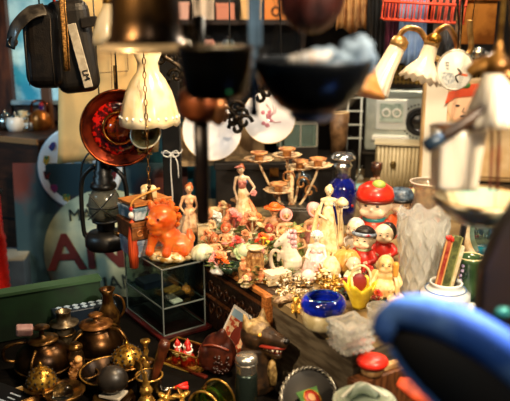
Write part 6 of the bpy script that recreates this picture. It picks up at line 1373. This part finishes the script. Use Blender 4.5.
t = T('chrome_bell', 'chrome cupped bicycle bell hanging right of the round label', 'bell', p=gy(1.6, 478, 54), rot=(0, R(-40), 0)); t.part('cup', MB().lathe([(9, -5), (8.4, 0), (5, 5), (0, 7), (0, 5.6), (4.4, 4), (7.6, 0), (8.4, -5)], n=28), SILVER); t.part('stem', MB().tube([(0, 0, 6), (0, 0, 16)], 1.4, 7), SILVER); wire(t, Vector((0, 0, 16)), 0, .5)
# ================================================================= out-of-focus pieces hanging near the lens
# big bell
t = T('brass_hanging_bell', 'large dark brass bell with a flared bright brim hanging at the top left', 'bell', p=ony(147, 50, 1.0))
BM = M('6a4a24', .3, .9, c2='1c130c', sc_=9, thr=(.35, .6))
t.part('body', MB().lathe([(47, 0), (47, 2), (41, 7), (36, 14), (34, 30), (33, 60), (28, 80), (14, 92), (0, 95), (0, 92), (13, 89), (26, 78), (31, 60), (32, 30), (34, 13), (40, 5), (46, 0)], n=56), BM); t.part('brim', MB().lathe([(46, -1), (48, 0), (47, 2.4), (41, 7.4), (40, 7), (45, 1.6), (45, -.6)], n=56), M('cdb288', .3, .7)); t.part('crown_loop', MB().ring((0, 0, 100), 8, 2.4, rot=(R(90), 0, 0), n=24), BRASSD); t.part('clapper', MB().tube([(0, 0, 92), (0, 0, 12)], 1.2, 6).ell((0, 0, 6), 7), BRASSD); wire(t, Vector((0, 0, 108)), 0, 1.2)
t = T('cream_cup_shade', 'cream glass cup shade half hidden behind the large bell brim', 'lampshade', p=ony(113, 45, 1.45)); t.part('shade', MB().lathe([(20, 0), (19.5, 8), (15, 24), (8, 38), (7, 42), (6, 42), (7, 37), (14, 24), (18.5, 8), (19, 0)], n=40), OPAL); t.part('collar', MB().lathe([(0, 40), (8, 40), (8, 46), (0, 48)], n=20), BRASS); wire(t, Vector((0, 0, 48)), 0, .8)
# balance scale: two pans on rods
DKP = M('241e18', .3, .8, c2='0e0c0b', sc_=8); DKB = M('15181c', .3, .7, c2='0c0e12', sc_=8, coat=.3)
t = T('left_hanging_pan', 'deep dark metal pan, the left one of the two blurred hanging pans', 'pan', p=ony(216, 98, .88)); t.o.name = 'hanging_pan'
t.part('pan', MB().lathe([(0, 0), (25, 0), (31, 6), (35, 30), (37, 48), (38, 50), (36, 50), (33, 30), (29, 8), (0, 4)], n=52), DKP); t.part('rim', MB().ring((0, 0, 50), 37, 1.6, n=52, k=8), M('5a4a38', .3, .8)); t.part('glass_bead', MB().ell((-6, -29, 10), (2, 2, 2)), M('c8d0a0', .1, coat=1)); t.part('glass_bead', MB().ell((14, -28, 9), (2, 2, 2)), M('2f8a5a', .1, coat=1))
for a in (.6, 2.5, 4.6): t.part('suspension_rod', MB().tube([(36*math.cos(a), 36*math.sin(a), 50), (12*math.cos(a), 12*math.sin(a), 150), (0, 0, 200)], 1.6, 7), DKP)
wire(t, Vector((0, 0, 198)), 0, 1.4, BLACKM)
t = T('hanging_pan', 'wide dark blue-black metal bowl, the right one of the blurred hanging pans', 'pan', p=ony(312, 112, .86))
t.part('pan', MB().lathe([(0, 0), (24, 0), (34, 6), (50, 24), (57, 42), (58.5, 50), (57, 52), (55, 44), (48, 26), (33, 10), (0, 6)], n=60), DKB); t.part('rim', MB().ring((0, 0, 51), 57.4, 1.8, n=60, k=8), M('4a5058', .3, .8)); t.part('foot', MB().lathe([(22, 1), (23, -4), (16, -9), (0, -9)], n=36), M('5a6078', .35, .6))
for a in (.3, 2.4, 4.4): t.part('suspension_rod', MB().tube([(57*math.cos(a), 57*math.sin(a), 50), (30*math.cos(a), 30*math.sin(a), 140), (0, 0, 220)], .9, 7), DKB)
wire(t, Vector((0, 0, 218)), 0, 1.4, BLACKM); pan = t
t = T('grey_cloth', 'crumpled blue-grey cloth heaped in the right hanging pan', 'cloth', p=pan.p+Vector((.02, 0, 33*pan.u)), u=pan.u)
m = MB(); m.ell((4, 0, 12), (40, 28, 17), n=40); m.ell((26, -6, 22), (20, 18, 20), n=30); m.roughen(6, .06, 3); m.roughen(3, .2, 4); t.part('cloth', m, M('8fa4b8', .7, c2='3f5266', sc_=14), remesh=1.4, smooth=3)
t = T('white_bundle', 'white paper bundle lying at the front of the right hanging pan', 'bundle', p=pan.p+Vector((-.005, -.042, 48*pan.u)), u=pan.u)
m = MB(); m.tube([(-22, 0, 5), (-6, -2, 7), (8, 0, 8), (18, 2, 11)], [3, 6, 5, 3], 12, sm=4); m.roughen(1.5, .15); t.part('bundle', m, M('cfc8c0', .6, c2='8f98a8', sc_=20)); t.part('tie', MB().ring((0, -1, 7), 6, 1, rot=(0, R(90), 0), n=16), M('c89a60', .5))
t = T('maroon_pouch', 'dark maroon leather pouch hanging just above the right pan', 'pouch', p=ony(310, 34, .95)); m = MB(); m.lathe([(0, 0), (9, 1), (20, 8), (30, 20), (34, 40), (30, 64), (14, 82), (8, 90), (0, 91)], n=40, fl=7, fa=.04); t.part('body', m, M('44160f', .45, c2='210a07', sc_=12, bump=.15)); t.part('drawstring', MB().ring((0, 0, 84), 12, 1.6, n=24), BROWNL); wire(t, Vector((0, 0, 90)), 0, 1)
t = T('blue_grey_post', 'blurred blue-grey metal upright between the two hanging pans', 'upright', p=ony(254, 106, .93)); t.part('upright', MB().box((0, 0, 30), (7, 6, 72)).box((1, 0, 100), (13, 7, 84)), M('54708c', .4, .3, c2='2f4050', sc_=12), bevel=1.5); t.part('knob', MB().ell((0, 0, -6), 5), DKP); wire(t, Vector((0, 0, 142)), 0, 2, DKP)
# dark rod with copper ball
t = T('iron_rod', 'dark iron rod hanging vertically before the dancing figurines, copper ball on top', 'rod', p=ony(203, 223, 1.05)); t.part('rod', MB().lathe([(0, 0), (6.4, 0), (6.6, 4), (7, 60), (7.2, 108), (0, 108)], n=24), M('1f130c', .4, .5, c2='120b07', sc_=20)); t.part('copper_ball', MB().lathe([(0, 100), (12, 102), (20, 110), (23, 120), (20, 131), (10, 138), (0, 139)], n=36), M('a8582c', .35, .5, c2='6a3016', sc_=14)); t.part('side_lug', MB().ell((17, -8, 114), (9, 8, 15), n=16), M('a86a3c', .4, .6)); t.part('neck', MB().lathe([(6, 136), (5, 150), (5, 200), (0, 201)], n=16), DKP); wire(t, Vector((0, 0, 200)), 0, 1.2)
# right chandelier
Yc = .98
t = T('wooden_chandelier', 'blurred wooden chandelier arm with a large square white shade and a fluted one', 'chandelier', p=ony(470, 80, Yc))
def cp(px, py, dy=0): return t.loc(px, py, dy)
WA = M('8a5a2c', .4, c2='5a3214', sc_=20)
t.part('arm', MB().tube([cp(441, 137, -22), cp(464, 123, -20), cp(490, 105, -14), cp(535, 88, -6)], [5.5, 6, 6.5, 7], 10, sm=4), M('3a2414', .4, c2='24140a', sc_=20)); a_ = t.part('arm_end', MB().tube([cp(425, 147, -24), cp(442, 136.5, -22)], [6.4, 7], 12), M('243444', .35, .3), label='dark blue arm end')
m = MB(); q = cp(453, 186, 14)
m.lathe([(25, 0), (25.5, 5), (27, 32), (29, 54), (30.5, 63), (29.6, 63), (28, 54), (26, 32), (24.6, 5), (24, 0)], o=q, n=4*14, a0=R(45)); 
for v in m.bm.verts:
    x, y = v.co.x-q.x, v.co.y-q.y; a = math.atan2(y, x); s_ = 1/max(abs(math.cos(a)), abs(math.sin(a)))**.6; v.co.x = q.x+x*s_*.9; v.co.y = q.y+y*s_*.9
t.part('glass_shade', m, OPALW); t.part('shade_holder', MB().lathe([(0, 0), (7, 0), (20, 4), (28, 6), (0, 8)], o=q+Vector((0, 0, 58)), n=24), M('6a4424', .4))
c = cp(497, 70, -4); m = MB(); m.lathe([(10, 0), (14, -8), (20, -26), (27, -46), (30, -54), (28.6, -54), (19, -27), (13, -8), (9, -1)], o=c, n=80, fl=18, fa=.05, fz=[.2, .5, .9, 1, 1, 1, .9, .5, .2]); t.part('glass_shade', m, OPALW)
t.part('bronze_cap', MB().lathe([(11, -4), (15, 2), (13, 10), (6, 16), (3.4, 26), (0, 34)], o=c, n=28), M('a0702c', .35, .7, c2='5a3a14', sc_=20)); t.part('side_scroll', MB().tube([c+Vector((-28, 0, -4)), c+Vector((-20, 0, 2)), c+Vector((-6, 0, 8)), c+Vector((10, -8, -4)), c+Vector((26, -10, -10))], [6, 8, 9, 8, 7], 10, sm=5, flat=.6), M('a0702c', .35, .7, c2='5a3a14', sc_=20))
t.part('hanging_rod', MB().tube([c+Vector((0, 0, 30)), c+Vector((0, 0, 250))], 2, 8), BRASS)
for dx in (0, 7): t.part('cord', MB().tube([cp(490+dx, 190), cp(492+dx, 150), cp(491+dx, 105)], 1.6, 7), M('6a2418', .5))
t = T('scalloped_dish', 'blurred scalloped cream and pale green dish at the right, below the square white shade', 'dish', p=ony(478, 222, 1.02)); t.part('dish', MB().lathe([(0, 0), (20, 0), (34, 10), (45, 22), (47, 26), (44, 25.4), (33, 13), (18, 4), (0, 3.4)], n=64, fl=8, fa=.03), M('e0cda4', .35, c2='9ac0b0', sc_=12, thr=(.5, .66), coat=.4)); t.part('rim', MB().ring((0, 0, 26), 45.6, 1.3, n=64, k=6), M('b98a4c', .4, .4))
for a in (.5, 2.6, 4.7): t.part('hanging_wire', MB().tube([(45*math.cos(a), 45*math.sin(a), 26), (0, 0, 330)], .5, 5), BRASSD)
# dark hanging leather at right edge
t = T('dark_saddlebag', 'blurred dark brown leather bag hanging at the right edge', 'bag', p=ony(501, 322, .84)); m = MB(); m.prism([(-26, 0), (40, 0), (40, 170), (20, 150), (2, 128), (-14, 96), (-26, 58)], -12, 12); t.part('body', m, M('1d110b', .5, c2='120a07', sc_=14), bevel=5); t.part('strap', MB().box((30, 0, 300), (8, 2, 270)), BROWNL); t.part('teal_buckle', MB().ell((-4, -13, 16), (9, 4, 6)), M('3a8a8a', .3, .4))
# blue rimmed hat
p = ony(477, 394, .66)
t = T('blue_hat', 'big blurred dark felt hat with a bright blue rolled brim, filling the lower right corner', 'hat', p=p, rot=(R(62), 0, 0))
BF = M('78a8f4', .55, c2='3468d0', sc_=16, bump=.2); DF = M('0d1016', .8, c2='17120f', sc_=10)
QX = Matrix.Rotation(R(-38), 4, 'Z')
m = MB(); m.X = QX; m.ell((2, 8, -12), (114, 40, 34), n=48); t.part('crown', m, DF, label='dark felt crown')
arc_ = [R(-6+i*216/44) for i in range(45)]
m = MB(); m.X = QX; m.tube([(114*math.cos(a), 4+42*math.sin(a), 4+8*math.sin(a)) for a in arc_], [13+11*max(0, math.sin(a+.15))**.7 if i < 42 else 13-(i-41)*3 for i, a in enumerate(arc_)], 16); t.part('brim', m, BF, label='bright blue rolled brim')
arc_ = [R(215+i*100/24) for i in range(25)]
m = MB(); m.X = QX; m.tube([(114*math.cos(a), 6+40*math.sin(a), -2) for a in arc_], 3.2, 10); t.part('piping', m, M('3a6ab8', .5), label='narrow blue piping')
hp = t
for x_ in (-40, 60):
    e0 = QX @ Vector((x_, 4+42*math.sqrt(1-(x_/114)**2), 14)); a0_ = hp.inv @ Vector((p.x+x_*t.u, .86, RAILZ)); m = MB(); m.tube([e0, a0_/hp.u], .5, 6); t.part('hanging_cord', m, BLACK)
t = T('orange_scarf', 'blurred orange cloth end below the dark hat at the bottom', 'cloth', p=onz(418, 408, .78)); m = MB(); m.tube([(-20, 8, 26), (-4, 0, 20), (14, -4, 8), (24, -6, 0)], [5, 11, 12, 8], 12, sm=4, flat=.45); m.roughen(1.5, .1); t.part('cloth', m, M('c8481c', .6, c2='8a2c10', sc_=20)); 
bb = q3+e*.040+n_*.055; ra = math.atan2(n_.y, n_.x)
solo('wooden_block', MB().box((0, 0, .0745), (.17, .034, .149)), WOODM, 'narrow dark wooden block carrying the red-capped jar and two pegs', 'block', p=(bb.x, bb.y, .651), u=1.0, rot=(0, 0, ra), bevel=.002)
def onb(s_, w_=0): q_ = bb+n_*s_+e*w_; return Vector((q_.x, q_.y, .8005))
t = T('red_capped_jar', 'small jar with a bright red flat cap under the cut-crystal ashtrays', 'jar', p=onb(-.035)); t.part('body', MB().lathe([(0, 0), (10, 0), (11, 4), (10, 11), (0, 12)], n=24), M('a8865a', .4, c2='6a4a2a', sc_=30)); t.part('cap', MB().lathe([(0, 11), (13, 10), (15, 14), (13, 18), (6, 20), (0, 20.4)], n=24, sx=1.1), M('d8281a', .35, coat=.4))
for i, (s_, rz) in enumerate(((.012, .5), (.055, -.2))):
    t = T('wood_offcut', ('pale wooden peg right beside the red-capped jar', 'pale wooden peg farther right of the red-capped jar')[i], 'wood piece', p=onb(s_), rot=(0, 0, rz)); t.part('peg', MB().box((0, 0, 3), (18, 7, 6)), M('c9a06a', .5, c2='9a7040', sc_=30), bevel=.8); t.part('knob', MB().ell((9, 0, 4), 3), M('a8783c', .5))
# shelf with pink and orange boxes at the back top
ps = ony(235, 22, 3.2)
t = T('back_shelf', 'dark back shelf at the top centre holding pink and orange boxes', 'shelf', p=(ps.x, 3.24, 0), u=1.0); 
t.part('board', MB().box((.0, 0, ps.z), (.62, .22, .02)), WOODD); t.part('board', MB().box((.0, 0, ps.z-.17), (.62, .22, .02)), WOODD)
for x in (-.30, .30): t.part('upright', MB().box((x, 0, .85), (.02, .22, 1.7)), WOODD)
t.part('back_panel', MB().box((0, .105, ps.z-.1), (.6, .01, .9)), BLACK)
for i, (x, w_, h_, c_, lb) in enumerate(((-.24, .08, .075, 'e8b4a4', 'pink box at the left end of the back shelf'), (-.14, .09, .085, 'f0d8c0', 'cream box second from the left on the back shelf'), (-.04, .08, .07, 'd88a70', 'salmon box in the middle of the back shelf'), (.07, .09, .09, 'f0c080', 'pale orange box on the back shelf, left of the orange one'), (.18, .10, .10, 'e88a3a', 'orange box with a black medallion at the right of the back shelf'))):
    t = T('carton', lb, 'box', p=(ps.x+x, 3.20, ps.z+.0105), u=1.0, rot=(0, 0, rnd.uniform(-.1, .1))); t.part('body', MB().box((0, 0, h_/2), (w_, .08, h_)), M(c_, .5), bevel=.002); t.part('lid', MB().box((0, 0, h_-.008), (w_+.004, .084, .016)), M(c_, .5), bevel=.001)
    if i == 4: t.part('medallion', MB().ring((0, -.043, h_*.35), .018, .004, rot=(R(90), 0, 0), n=20).tube([(-.02, -.043, h_), (0, -.043, h_*.5), (.02, -.043, h_)], .002, 5), BLACK)
for i, (x, c_, lb) in enumerate(((-.22, 'e4e0d8', 'white jar at the left of the lower back shelf'), (-.12, 'e8a89a', 'pink cup on the lower back shelf'), (-.03, '3a4a5a', 'dark blue tin on the lower back shelf'))):
    t = T('shelf_jar', lb, 'jar', p=(ps.x+x, 3.20, ps.z-.159), u=1.0); t.part('body', MB().lathe([(0, 0), (.025, 0), (.032, .03), (.028, .07), (.02, .085), (0, .085)], n=24), M(c_, .35, coat=.3)); t.part('lid', MB().lathe([(0, .085), (.021, .085), (.021, .097), (0, .1)], n=20), BLACK)
